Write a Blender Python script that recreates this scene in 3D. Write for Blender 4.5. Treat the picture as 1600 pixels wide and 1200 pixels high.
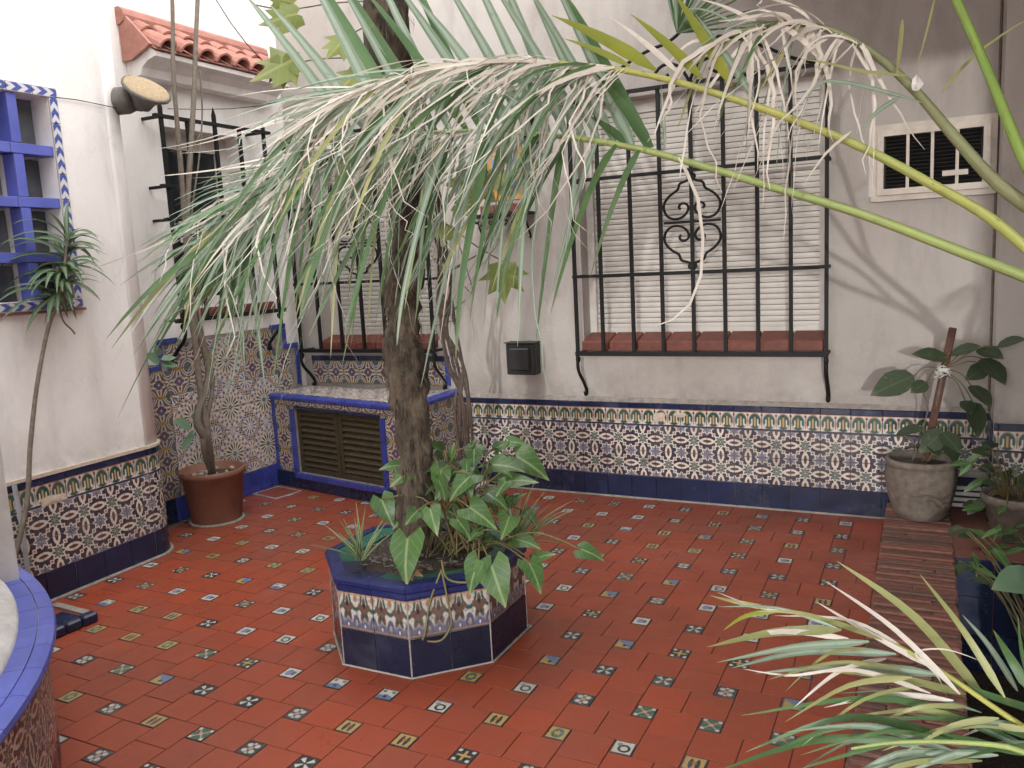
import bpy, bmesh, math, random
from mathutils import Vector, Matrix, noise
R = math.radians
random.seed(7)
scene = bpy.context.scene
for o in list(bpy.data.objects): bpy.data.objects.remove(o)
COL = scene.collection

# ------------------------------------------------------------------ camera
F = 1294.0; EYE = Vector((0, 0, 1.45))
_p = R(8.4); _r = math.atan(.052)
down = Vector((math.sin(_r)*math.cos(_p), math.cos(_r)*math.cos(_p), math.sin(_p))).normalized()
_v2 = Vector((650, -225, F)); AY = (_v2 - _v2.dot(down)*down).normalized(); AX = down.cross(AY).normalized()
def c2w(v): return Vector((AX.dot(v), AY.dot(v), -down.dot(v)))
def ray(x, y): return c2w(Vector((x-800, y-600, F)))/F           # unit forward depth
def at(x, y, axis, val):                                          # pixel -> point on an axis plane it touches
    r = ray(x, y); return EYE + r*((val-EYE[axis])/r[axis])
def dep(x, y, D): return EYE + ray(x, y)*D
cam = bpy.data.cameras.new('camera'); co = bpy.data.objects.new('camera', cam); COL.objects.link(co)
cam.sensor_width = 36; cam.lens = 36*F/1600; cam.clip_start = .02; cam.clip_end = 500
cx, cy, cz = c2w(Vector((1, 0, 0))), c2w(Vector((0, -1, 0))), c2w(Vector((0, 0, -1)))
co.matrix_world = Matrix(((cx.x, cy.x, cz.x, EYE.x), (cx.y, cy.y, cz.y, EYE.y), (cx.z, cy.z, cz.z, EYE.z), (0, 0, 0, 1)))
scene.camera = co
scene.render.resolution_x, scene.render.resolution_y = 1024, 768

# ------------------------------------------------------------------ light
SUN_EL, SUN_FROM = R(5), ray(1150, 380).copy()
SUN_FROM.z = 0; SUN_FROM = -SUN_FROM.normalized()                 # towards the sun
sund = (SUN_FROM*math.cos(SUN_EL) + Vector((0, 0, math.sin(SUN_EL)))).normalized()
sl = bpy.data.lights.new('sun', 'SUN'); sl.energy = .5; sl.angle = R(.8); sl.color = (1, .97, .93)  # distant lamp standing in for the camera flash, not daylight
so = bpy.data.objects.new('sun', sl); COL.objects.link(so); so.rotation_euler = sund.to_track_quat('Z', 'Y').to_euler()
world = bpy.data.worlds.new('World'); scene.world = world; world.use_nodes = True
wn = world.node_tree; wn.nodes.clear()
OVC = (16.6, 16.4, 16.3)
sky = wn.nodes.new('ShaderNodeTexSky'); sky.sky_type = 'NISHITA'; sky.sun_disc = False
sky.sun_elevation = SUN_EL; sky.sun_rotation = math.atan2(sund.x, sund.y)
hs = wn.nodes.new('ShaderNodeHueSaturation'); hs.inputs['Saturation'].default_value = .12; hs.inputs['Value'].default_value = 1.0
bg = wn.nodes.new('ShaderNodeBackground'); bg.inputs['Strength'].default_value = .15
wo = wn.nodes.new('ShaderNodeOutputWorld')
wn.links.new(sky.outputs[0], hs.inputs['Color']); ov = wn.nodes.new('ShaderNodeMix'); ov.data_type = 'RGBA'; ov.inputs[0].default_value = .85; ov.inputs[7].default_value = (OVC[0], OVC[1], OVC[2], 1)   # even grey cloud cover over the sky
wn.links.new(hs.outputs[0], ov.inputs[6]); wn.links.new(ov.outputs[2], bg.inputs['Color']); wn.links.new(bg.outputs[0], wo.inputs['Surface'])
vs = scene.view_settings; vs.view_transform = 'Standard'; vs.look = 'None'; vs.gamma = 1; vs.exposure = 1.15; vs.use_curve_mapping = False

# ------------------------------------------------------------------ node expressions
class X:
    def __init__(s, nt, k): s.nt = nt; s.k = k
    def m(s, op, *a):
        n = s.nt.nodes.new('ShaderNodeMath'); n.operation = op
        for i, v in enumerate((s,)+a):
            if isinstance(v, X): s.nt.links.new(v.k, n.inputs[i])
            else: n.inputs[i].default_value = v
        return X(s.nt, n.outputs[0])
    def __add__(s, o): return s.m('ADD', o)
    def __radd__(s, o): return s.m('ADD', o)
    def __sub__(s, o): return s.m('SUBTRACT', o)
    def __rsub__(s, o): return s.m('MULTIPLY', -1.0).m('ADD', o)
    def __mul__(s, o): return s.m('MULTIPLY', o)
    def __rmul__(s, o): return s.m('MULTIPLY', o)
    def __truediv__(s, o): return s.m('DIVIDE', o)
    def abs(s): return s.m('ABSOLUTE')
    def fr(s): return s.m('FRACT')
    def mn(s, o): return s.m('MINIMUM', o)
    def mx(s, o): return s.m('MAXIMUM', o)
    def sq(s): return s*s
    def rt(s): return s.m('SQRT')
    def cos(s): return s.m('COSINE')
    def sin(s): return s.m('SINE')
    def wrap(s, c): return (s-(c-.5)).fr()-.5                     # periodic offset from c
    def ins(s, aa=.03):                                           # 1 where expression < 0
        n = (s*(-1/aa)+.5); n.k.node.use_clamp = True; return n
    def at2(s, o): return s.m('ARCTAN2', o)
def hyp(a, b): return (a*a+b*b).rt()
class Mat:
    def __init__(s, name):
        s.mat = bpy.data.materials.new(name); s.mat.use_nodes = True; s.nt = s.mat.node_tree
        s.b = s.nt.nodes['Principled BSDF']
    def n(s, t, **k):
        q = s.nt.nodes.new(t)
        for a, v in k.items(): setattr(q, a, v)
        return q
    def link(s, a, b): s.nt.links.new(a, b)
    def uv(s):
        t = s.n('ShaderNodeUVMap'); p = s.n('ShaderNodeSeparateXYZ'); s.link(t.outputs[0], p.inputs[0])
        return X(s.nt, p.outputs[0]), X(s.nt, p.outputs[1])
    def pos(s):
        g = s.n('ShaderNodeNewGeometry'); return g.outputs['Position']
    def xyz(s):
        p = s.n('ShaderNodeSeparateXYZ'); s.link(s.pos(), p.inputs[0]); return [X(s.nt, p.outputs[i]) for i in range(3)]
    def rnd(s): return X(s.nt, s.n('ShaderNodeObjectInfo').outputs['Random'])
    def noise(s, sc, det=3, rough=.5, vec=None, stretch=None):
        t = s.n('ShaderNodeTexNoise'); t.inputs['Scale'].default_value = sc; t.inputs['Detail'].default_value = det; t.inputs['Roughness'].default_value = rough
        v = vec or s.pos()
        if stretch:
            mp = s.n('ShaderNodeMapping'); mp.inputs['Scale'].default_value = stretch; s.link(v, mp.inputs['Vector']); v = mp.outputs[0]
        s.link(v, t.inputs['Vector']); return X(s.nt, t.outputs[0])
    def mix(s, f, a, b, mode='MIX'):
        q = s.n('ShaderNodeMix', data_type='RGBA', blend_type=mode)
        for i, v in ((0, f), (6, a), (7, b)):
            if isinstance(v, X): s.link(v.k, q.inputs[i])
            elif hasattr(v, 'is_linked') or isinstance(v, bpy.types.NodeSocket): s.link(v, q.inputs[i])
            elif i == 0: q.inputs[0].default_value = v
            else: q.inputs[i].default_value = (*v, 1)
        return q.outputs[2]
    def out(s, col, rough=.5, bump=None, bs=.3, bd=.01, spec=None, trans=None):
        if isinstance(col, tuple): s.b.inputs['Base Color'].default_value = (*col, 1)
        else: s.link(col, s.b.inputs['Base Color'])
        if isinstance(rough, X): s.link(rough.k, s.b.inputs['Roughness'])
        else: s.b.inputs['Roughness'].default_value = rough
        if spec is not None: s.b.inputs['Specular IOR Level'].default_value = spec
        if bump is not None:
            q = s.n('ShaderNodeBump'); q.inputs['Strength'].default_value = bs; q.inputs['Distance'].default_value = bd
            s.link(bump.k, q.inputs['Height']); s.link(q.outputs[0], s.b.inputs['Normal'])
        return s.mat
def clampx(x, lo, hi, a=0., b=1.):
    n = x.nt.nodes.new('ShaderNodeMapRange'); n.inputs[1].default_value = lo; n.inputs[2].default_value = hi; n.inputs[3].default_value = a; n.inputs[4].default_value = b
    x.nt.links.new(x.k, n.inputs[0]); return X(x.nt, n.outputs[0])

def simple(name, c, rough=.5, var=.25, sc=20, bump=.2, bd=.004, c2=None, spec=None):
    m = Mat(name); n = m.noise(sc, 4, .6); r = m.rnd()
    d = tuple(v*(1-var) for v in c) if c2 is None else c2
    col = m.mix(clampx(n, .35, .7), c, d)
    col = m.mix(clampx(r, 0, 1, 0, .35), col, d)
    return m.out(col, rough, n, bump, bd, spec)
MT = {}
def plaster(name, c, dirt, amt):
    m = Mat(name); x, y, z = m.xyz()
    a = m.noise(1.3, 5, .6); b = m.noise(5, 5, .65, stretch=(1, 1, .3)); f = m.noise(90, 3, .6)
    col = m.mix(clampx(a, .35, .75, 0, amt), c, dirt)
    col = m.mix(clampx(b, .5, .8, 0, amt*.9), col, tuple(v*.6 for v in dirt))
    low = clampx(z, .55, 1.15, 1, 0)*clampx(m.noise(3, 5, .7), .35, .65)             # splashed dirt near the ground
    col = m.mix(low*amt*.9, col, tuple(v*.75 for v in dirt))
    drip = m.noise(9, 4, .6, stretch=(1, 1, .09)); col = m.mix(clampx(drip, .58, .78, 0, amt*.4)*clampx(a, .38, .6), col, tuple(v*.55 for v in dirt))
    sp_ = clampx(z, .59, .72, 1, 0)*clampx(m.noise(14, 5, .7), .4, .6); col = m.mix(sp_*.45, col, tuple(v*.55 for v in dirt))
    cr = m.n('ShaderNodeTexVoronoi', feature='DISTANCE_TO_EDGE'); cr.inputs['Scale'].default_value = 1.1
    nz = m.n('ShaderNodeTexNoise'); nz.inputs['Scale'].default_value = 2.5; nz.inputs['Detail'].default_value = 6; m.link(m.pos(), nz.inputs['Vector']); m.link(nz.outputs[1], cr.inputs['Vector'])
    crack = clampx(X(m.nt, cr.outputs[0]), 0, .006, 1, 0)*clampx(a, .5, .6)
    col = m.mix(crack*.15, col, tuple(v*.4 for v in dirt))
    return m.out(col, .85, f+a*3+b+m.noise(28, 4, .6), .3, .006)
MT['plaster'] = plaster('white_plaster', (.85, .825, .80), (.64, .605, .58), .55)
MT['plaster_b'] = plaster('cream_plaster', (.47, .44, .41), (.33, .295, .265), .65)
MT['chip'] = simple('bare_plaster', (.62, .52, .42), .9, .3, 60)
MT['grout'] = simple('pale_grout', (.34, .30, .27), .9, .4, 30)
MT['mortar'] = simple('floor_mortar', (.24, .12, .085), .9, .4, 25)
MT['white'] = simple('white_paint', (.72, .69, .65), .5, .2, 12)
MT['shutter'] = simple('shutter_slat', (.66, .63, .58), .55, .25, 6, c2=(.54, .51, .47))
MT['ac'] = simple('cream_metal', (.62, .56, .48), .5, .25, 15)
MT['iron'] = simple('black_iron', (.007, .009, .010), .6, .3, 40, c2=(.014, .013, .012), spec=.25)
MT['dark'] = simple('dark_grille', (.02, .02, .02), .5, .3, 30)
MT['steel'] = simple('grey_metal', (.35, .36, .38), .4, .2, 20)
MT['glass'] = simple('dark_glass', (.02, .025, .03), .08, .3, 3, 0)
MT['greypane'] = simple('hazy_pane', (.15, .155, .16), .15, .5, 4, 0, c2=(.05, .055, .06))
MT['brick'] = simple('worn_brick', (.23, .082, .058), .8, .45, 35, .6, .006, c2=(.14, .065, .05))
MT['sill'] = simple('red_sill_brick', (.20, .055, .035), .6, .4, 30, .4, .005, c2=(.11, .035, .025))
MT['barrel'] = simple('barrel_tile_clay', (.47, .22, .17), .8, .3, 25, .5, .004, c2=(.33, .15, .12))
MT['pot'] = simple('terracotta_pot', (.24, .10, .06), .6, .3, 14, .2, .003, c2=(.17, .075, .05))
MT['pot2'] = simple('mossy_clay_pot', (.21, .165, .135), .85, .4, 30, .4, .003, c2=(.10, .085, .07))
MT['soil'] = simple('dark_soil', (.035, .027, .02), .95, .5, 60, 1., .02, c2=(.08, .06, .045))
MT['straw'] = simple('woven_straw', (.45, .34, .20), .8, .4, 120, 1., .006, c2=(.22, .16, .10))
MT['lampgrey'] = simple('weathered_grey', (.16, .15, .14), .7, .4, 30)
MT['wood'] = simple('old_wood', (.11, .05, .035), .8, .4, 40, .4)
MT['louver'] = simple('brown_louver', (.075, .055, .025), .7, .4, 30, c2=(.035, .028, .015))
MT['string'] = simple('white_string', (.7, .68, .66), .8, .2, 50)
MT['stem'] = simple('grey_bark', (.20, .165, .13), .85, .4, 45, .5, .004, c2=(.12, .10, .08))
MT['vinestem'] = simple('vine_bark', (.10, .08, .065), .9, .4, 40, .5, .004, c2=(.17, .145, .125))
MT['greenstem'] = simple('green_stem', (.10, .12, .035), .5, .3, 20, c2=(.16, .10, .05))
def bark():
    m = Mat('shaggy_bark'); a = m.noise(35, 6, .7, stretch=(1, 1, .25)); b = m.noise(6, 4, .6)
    col = m.mix(clampx(a, .35, .7), (.020, .016, .012), (.15, .112, .078)); col = m.mix(clampx(b, .5, .72, 0, .6), col, (.24, .185, .135))
    col = m.mix(clampx(m.noise(11, 3), .6, .7, 0, .5), col, (.055, .06, .035))
    return m.out(col, .95, a+b, 1., .02)
MT['bark'] = bark()

# ---- glazed tiles
def glaze(name, c, c2, rough=.12):
    m = Mat(name); r = m.rnd(); n = m.noise(9, 3); d = m.noise(3.5, 5, .65); f = m.noise(150, 2)
    col = m.mix(clampx(r, 0, 1), c, c2); col = m.mix(clampx(n, .4, .75, 0, .5), col, tuple(v*.6 for v in c))
    col = m.mix(clampx(d, .55, .8, 0, .30), col, (.13, .12, .11))
    return m.out(col, clampx(d, .4, .75, rough, rough+.35), f+n*2, .06, .003)
MT['navy'] = glaze('navy_glaze', (.013, .020, .052), (.018, .027, .075))
MT['deepblue'] = glaze('deep_blue_glaze', (.013, .019, .085), (.018, .026, .12), .2)
MT['inky'] = glaze('inky_blue_glaze', (.008, .011, .024), (.010, .015, .038), .2)
MT['cobalt'] = glaze('cobalt_glaze', (.04, .055, .27), (.055, .07, .34), .2)
MT['cobaltlt'] = glaze('worn_cobalt_glaze', (.095, .12, .46), (.125, .15, .50), .3)
MT['greenglaze'] = glaze('green_glaze', (.015, .10, .07), (.03, .14, .09), .2)
def finish(m, col, rough=.2, dirty=.35):
    d = m.noise(6, 5, .65); r = m.rnd(); u, v = m.uv(); eu, ev = (u.fr()-.5).abs(), (v.fr()-.5).abs(); fn = m.noise(80, 4, .7)
    col = m.mix(clampx(fn, .68, .74, 0, .5), col, (.33, .28, .23)); col = m.mix(clampx(eu.mx(ev)+fn*.05, .495, .53, 0, .5), col, (.16, .13, .11))
    col = m.mix(clampx(d, .5, .78, 0, dirty), col, (.22, .19, .16)); col = m.mix(clampx(r, 0, 1, 0, .14), col, (.10, .09, .08))
    return m.out(col, clampx(d, .4, .75, rough, rough+.3), m.noise(120, 2)+d, .06, .003)
CREAM = (.66, .60, .53)
def dado_mat():
    m = Mat('interlaced_dado_tile'); u, v = m.uv()
    def ell(x, y, a, b): return hyp(x/a, y/b)-1
    hx, hy = u.wrap(0.), v.wrap(.5); vx, vy = u.wrap(.5), v.wrap(0.)
    e1 = ell(hx, hy, .255, .125).mn(ell(vx, vy, .125, .255))
    g1 = hyp(u.wrap(.5), v.wrap(.5)); g2 = hyp(u.wrap(0.), v.wrap(0.))
    a1 = u.wrap(.5).at2(v.wrap(.5)); a2 = u.wrap(0.).at2(v.wrap(0.))
    s1 = g1-.205-(a1*8).cos()*.035; s2 = g2-.205-(a2*8).cos()*.035
    st = s1.mn(s2)
    qx, qy = (u*2).wrap(.5).abs()*.5, (v*2).wrap(.5).abs()*.5
    qd = qx.mx(qy)
    c = m.mix(0., (.045, .042, .07), (.045, .042, .07))
    lobes = (hyp(u.wrap(.25), v.wrap(.25)).mn(hyp(u.wrap(.75), v.wrap(.75)))-.16).ins(.05)
    c = m.mix(lobes*.5, c, (.07, .025, .03))
    c = m.mix(s1.ins(.03), c, (.06, .095, .085)); c = m.mix(s2.ins(.03), c, (.13, .13, .22))
    pt1 = (a1*6).cos(); pt2 = (a2*8).cos()
    c = m.mix((g1-.10-pt1*.05).abs().__sub__(.014).ins(.03)*.8, c, CREAM); c = m.mix((g2-.10-pt2*.05).abs().__sub__(.014).ins(.03)*.65, c, CREAM)
    c = m.mix((g1.mn(g2)-.022).ins(.02), c, CREAM)
    c = m.mix((st.abs()-.031).ins(.02), c, CREAM)
    c = m.mix((e1-.03).ins(.08), c, CREAM)
    inn = ell(hx, hy, .165, .055).mn(ell(vx, vy, .055, .165)); c = m.mix(inn.ins(.15), c, (.12, .05, .042))
    c = m.mix((qd-.066).ins(.02), c, CREAM); c = m.mix((qd-.030).ins(.02), c, (.20, .12, .07))
    return finish(m, c)
MT['dado'] = dado_mat()
def frieze_mat():
    m = Mat('arched_frieze_tile'); u, v = m.uv(); a = (u*2).wrap(.5); aa = a.abs(); q = a.wrap(.5).abs()
    c = m.mix(0., CREAM, CREAM)
    arch = hyp(a/.44, (v-.50)/.43)-1
    c = m.mix((arch.abs()-.03).ins(.05), c, (.25, .09, .05))
    c = m.mix((arch+.06).ins(.05), c, (.012, .075, .06))
    c = m.mix((aa-.10).mx((v-.48).abs()-.27).ins(.04), c, (.012, .02, .03)); c = m.mix((aa-.065).mx((v-.48).abs()-.25).ins(.04), c, (.48, .31, .10))
    c = m.mix(((aa-.21).abs()-.045).mx((v-.44).abs()-.17).ins(.04), c, CREAM); c = m.mix((hyp(aa-.27, v-.28)-.07).ins(.04), c, CREAM)
    c = m.mix((hyp(q, (v-.83)*1.1)-.085).ins(.04), c, (.20, .035, .03)); c = m.mix((q-.025).mx((v-.5).abs()-.3).ins(.03), c, (.20, .06, .04))
    c = m.mix((.955-v).ins(.02), c, (.45, .16, .07)); c = m.mix((v-.10).ins(.03), c, (.015, .022, .08))
    return finish(m, c)
MT['frieze'] = frieze_mat()
def floral_mat():
    m = Mat('floral_cuenca_tile'); u, v = m.uv(); x, y = u-.5, v-.5; ax, ay = x.abs(), y.abs()
    r = hyp(x, y); a = x.at2(y); cr = hyp(ax-.5, ay-.5)
    n = X(m.nt, m.nt.nodes.new('ShaderNodeTexVoronoi').outputs[0]); vo = n.k.node; vo.inputs['Scale'].default_value = 60; m.link(m.pos(), vo.inputs['Vector'])
    c = m.mix(clampx(n, .1, .5), (.05, .06, .12), (.12, .11, .055))
    xy = ax*ay; PK = (.60, .50, .45)
    c = m.mix((r-.27).ins(.05), c, (.09, .05, .075)); c = m.mix((cr-.30).ins(.04), c, (.07, .085, .17)); c = m.mix((cr-.16).ins(.03), c, (.11, .13, .085))
    c = m.mix((hyp(ax-.36, ay)-.115).ins(.03), c, (.085, .11, .06)); c = m.mix((hyp(ax, ay-.34)-.10).ins(.03), c, (.07, .08, .19))
    c = m.mix(((xy-.022).abs()-.0085).ins(.010)*(.47-r).m('GREATER_THAN', 0.), c, PK); c = m.mix(((xy-.075).abs()-.010).ins(.012), c, PK)
    c = m.mix((((ax-ay).abs()-.028)).mx(r-.34).mx(.10-r).ins(.03), c, (.16, .05, .05))
    c = m.mix(((cr-.235).abs()-.022).ins(.025), c, PK); c = m.mix(((hyp(ax-.36, ay)-.105).abs()-.018).ins(.02), c, PK); c = m.mix(((hyp(ax, ay-.30)-.10).abs()-.016).ins(.02), c, PK)
    c = m.mix((r-.085-(a*4).cos().abs()*.03).ins(.03), c, (.10, .10, .22)); c = m.mix((r-.04).ins(.03), c, PK)
    c = m.mix((ax/.36+(ay-.5).abs()/.085-1.).ins(.12), c, (.50, .30, .05)); c = m.mix((hyp(x*1.6, ay-.5)-.045).ins(.03), c, (.24, .15, .05))
    return finish(m, c, .2, .25)
MT['floral'] = floral_mat()
def star_mat():
    m = Mat('star_rosette_tile'); u, v = m.uv()                       # uv in rosette periods
    W_ = (.66, .59, .51)
    def ros(cx_, cy_, s):
        x, y = u.wrap(cx_)/s, v.wrap(cy_)/s; return hyp(x, y), x.at2(y)
    g, a = ros(0., 0., 1.); h, b = ros(.5, .5, .62); k = ros(.5, 0., .55); l = ros(0., .5, .55)
    n = u.nt.nodes.new('ShaderNodeTexVoronoi'); n.feature = 'DISTANCE_TO_EDGE'; n.inputs['Scale'].default_value = 20; n.inputs['Randomness'].default_value = .35
    tc = m.n('ShaderNodeUVMap'); m.link(tc.outputs[0], n.inputs['Vector']); ed = X(m.nt, n.outputs[0])
    f = m.n('ShaderNodeTexVoronoi'); f.inputs['Scale'].default_value = 20; f.inputs['Randomness'].default_value = .35; m.link(tc.outputs[0], f.inputs['Vector'])
    sp = m.n('ShaderNodeSeparateColor'); m.link(f.outputs[1], sp.inputs[0]); rr = X(m.nt, sp.outputs[0])
    c = m.mix((rr-.45).ins(.02), (.30, .15, .09), (.05, .065, .20)); c = m.mix((rr-.25).ins(.02), c, (.03, .035, .045))
    c = m.mix((ed-.10).ins(.05), c, W_)
    for (G, A, N, col) in ((h, b, 12, (.06, .08, .26)), (k[0], k[1], 10, (.22, .12, .09)), (l[0], l[1], 10, (.05, .07, .25))):
        c = m.mix((G-.33).ins(.03), c, W_); pet = (A*N).cos()
        c = m.mix((G-.30).mx(.12-G).mx(.15-pet).ins(.10), c, col)
    c = m.mix((g-.42).ins(.02), c, W_)
    c = m.mix((g-.40).mx(.335-g).mx(.25-(a*16).cos()).ins(.06), c, (.045, .06, .26))
    c = m.mix((hyp(g-.30, ((a*16+3.14159).cos()-1.)*.03)-.028).ins(.02), c, (.30, .14, .08))
    c = m.mix((g-.245).mx(.10-g).mx(.1-(a*16).cos()).ins(.08), c, (.012, .018, .022))
    c = m.mix((g-.055).ins(.02), c, (.09, .22, .20))
    return finish(m, c, .2, .2)
MT['star'] = star_mat()
def planter_mat():
    m = Mat('planter_frieze_tile'); u, v = m.uv(); a = (u*2).wrap(.5); aa = a.abs(); q = a.wrap(.5).abs()
    c = m.mix((v-.36+aa*.3).ins(.2), (.44, .42, .39), (.10, .11, .16)); nz = m.noise(70, 3)
    c = m.mix(clampx(nz, .5, .62, 0, .5), c, (.07, .07, .10))
    c = m.mix(((hyp(q, (v-.98)*.9)-.36).abs()-.05).ins(.04), c, (.02, .075, .06))
    ang = a.at2(v-.58); rr = hyp(a, (v-.58)*1.1)
    c = m.mix((rr-.29-(ang*5).cos()*.085).ins(.05), c, (.105, .065, .052)); c = m.mix((hyp(aa, (v-.70))-.07).ins(.05), c, (.015, .02, .03))
    c = m.mix((hyp(aa-.09, v-.43)-.06).ins(.05), c, (.015, .05, .04))
    c = m.mix((hyp(q, (v-.86)*1.3)-.12).ins(.05), c, (.26, .15, .08))
    c = m.mix(((hyp(q*1.3, v-.18)-.19).abs()-.075).ins(.05), c, (.07, .08, .14)); c = m.mix((hyp(q, v-.24)-.045).ins(.04), c, (.30, .21, .11))
    c = m.mix((hyp(aa, v-.16)-.10).ins(.05), c, (.06, .075, .19)); c = m.mix((hyp(aa, v-.16)-.045).ins(.04), c, (.55, .5, .42))
    c = m.mix((v-.045).ins(.02), c, (.02, .06, .05)); c = m.mix(((v-.075).abs()-.016).ins(.015), c, (.30, .13, .08)); c = m.mix(((v-.965).abs()-.016).ins(.015), c, (.40, .18, .08))
    return finish(m, c)
MT['planterf'] = planter_mat()
def chevron_mat():
    m = Mat('chevron_border_tile'); u, v = m.uv()
    t = (u*2+(v-.5).abs()*1.1).fr()
    c = m.mix((t-.5).abs().__sub__(.24).ins(.06), (.07, .10, .36), (.66, .66, .68)); c = m.mix(((v-.5).abs()-.40).ins(.03), (.50, .47, .46), c)
    return finish(m, c, .25, .2)
MT['chevron'] = chevron_mat()
def picture_mat():
    m = Mat('painted_tile_picture'); u, v = m.uv(); n = m.noise(14, 3)
    c = m.mix(clampx(n, .45, .55), (.46, .25, .045), (.52, .33, .10))
    c = m.mix((hyp((u-.5)/.30, (v-.62)/.16)-1.).ins(.1), c, (.20, .26, .50)); c = m.mix((hyp((u-.62)/.24, (v-.48)/.12)-1.).ins(.1), c, (.50, .38, .27))
    c = m.mix((hyp((u-.5)/.24, (v-.30)/.22)-1.+n*.3).ins(.2), c, (.12, .13, .05)); c = m.mix((hyp((u-.66)/.12, (v-.36)/.14)-1.).ins(.1), c, (.10, .11, .13))
    e = (u-.5).abs().mx((v-.5).abs()); c = m.mix((.44-e).ins(.01), c, (.36, .36, .38)); c = m.mix(((e-.445).abs()-.008).ins(.006), c, (.05, .05, .06))
    g = (u*3).wrap(0.).abs().mn((v*4).wrap(0.).abs()); c = m.mix((g-.02).ins(.02), c, (.14, .12, .11))
    return finish(m, c, .2, .2)
MT['picture'] = picture_mat()
# floor
def floor_mat():
    m = Mat('terracotta_floor_tile'); r = m.rnd(); n = m.noise(2.2, 5, .6); k = m.noise(40, 4, .6)
    A, B, D = (.33, .060, .025), (.28, .054, .025), (.15, .05, .03)
    c = m.mix(clampx(r, 0, 1), A, B); c = m.mix(clampx(n, .45, .75, 0, .6), c, D); c = m.mix(clampx(k, .5, .8, 0, .35), c, D)
    c = m.mix(clampx(m.noise(5, 5, .7), .62, .75, 0, .22), c, (.34, .22, .17))
    u, v = m.uv(); e = (u-.5).abs().mx((v-.5).abs()); fine = m.noise(55, 4, .7)
    c = m.mix(clampx(e+fine*.06, .485, .53, 0, .35), c, (.14, .06, .042)); c = m.mix(clampx(fine, .66, .72, 0, .35), c, (.42, .26, .19))
    c = m.mix(clampx(m.noise(.9, 4, .6), .5, .72, 0, .45), c, (.17, .055, .035))
    return m.out(c, clampx(n+fine*.3, .45, .85, .25, .6), k+n, .2, .003, .4)
MT['floor'] = floor_mat()
WT, YL, BK, GN, BL, PKc = (.52, .49, .44), (.42, .28, .09), (.022, .028, .035), (.06, .12, .09), (.13, .17, .28), (.38, .25, .17)
def inset_mat(i):
    m = Mat('painted_inset_%d' % i); u, v = m.uv(); x, y = u-.5, v-.5; ax, ay = x.abs(), y.abs(); r = hyp(x, y); a = x.at2(y); e = ax.mx(ay)
    bgc = [BK, BK, YL, WT, GN, YL, BK, WT, BL, WT][i]
    c = m.mix(0., bgc, bgc)
    if i == 0: c = m.mix(((ax-ay).abs()-r*.42).mx(r-.42).mx(.06-r).ins(.05), c, WT); c = m.mix((r-.07).ins(.03), c, BK)
    if i == 1: c = m.mix((hyp(ax-.2, ay-.2)-.13).ins(.05), c, WT); c = m.mix((r-.13).ins(.05), c, PKc); c = m.mix((hyp(ax, ay-.33)-.07).ins(.05), c, WT)
    if i == 2: c = m.mix((hyp(x/.28, y/.36)-1.).ins(.1), c, GN); c = m.mix((r-.14-(a*5).cos()*.05).ins(.04), c, YL)
    if i == 3: c = m.mix((hyp((x+.08)/.2, y/.28)-1.).ins(.1), c, (.20, .20, .34)); c = m.mix((hyp((x-.18)/.12, y/.2)-1.).ins(.1), c, GN)
    if i == 4: c = m.mix(((ax-ay).abs()-.06).ins(.05), c, PKc); c = m.mix((hyp(ax-.36, ay-.36)-.12).ins(.04), c, WT); c = m.mix((r-.09).ins(.04), c, (.55, .3, .2))
    if i == 5: c = m.mix((hyp((ax-.14)/.10, (y+.02)/.34)-1.).ins(.1), c, BK); c = m.mix((hyp(x, y-.05)-.1).ins(.05), c, (.35, .12, .05))
    if i == 6: c = m.mix(((ax-.06).mn(ay-.06).mx(e-.34)).ins(.04), c, YL); c = m.mix((hyp(ax-.33, ay-.33)-.10).ins(.04), c, WT); c = m.mix((r-.12).ins(.04), c, YL)
    if i == 7: c = m.mix((hyp(x-.05, y+.06)-.22).abs().__sub__(.06).ins(.04), c, BK); c = m.mix((hyp(x+.2, y-.2)-.12).ins(.04), c, (.2, .22, .2))
    if i == 8: c = m.mix((y*1.2+x+.05).ins(.08), c, YL); c = m.mix((hyp(x-.05, y+.15)-.12).ins(.05), c, BK)
    if i == 9: c = m.mix((y-.02+ax*.4).ins(.05), c, BL); c = m.mix((hyp(x, y+.2)-.1).ins(.05), c, BK); c = m.mix((hyp(ax-.25, y-.25)-.1).ins(.05), c, GN)
    c = m.mix((.41-e).ins(.03), c, (.045, .042, .042))
    return finish(m, c, .25, .55)
INS = [inset_mat(i) for i in range(10)]
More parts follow.
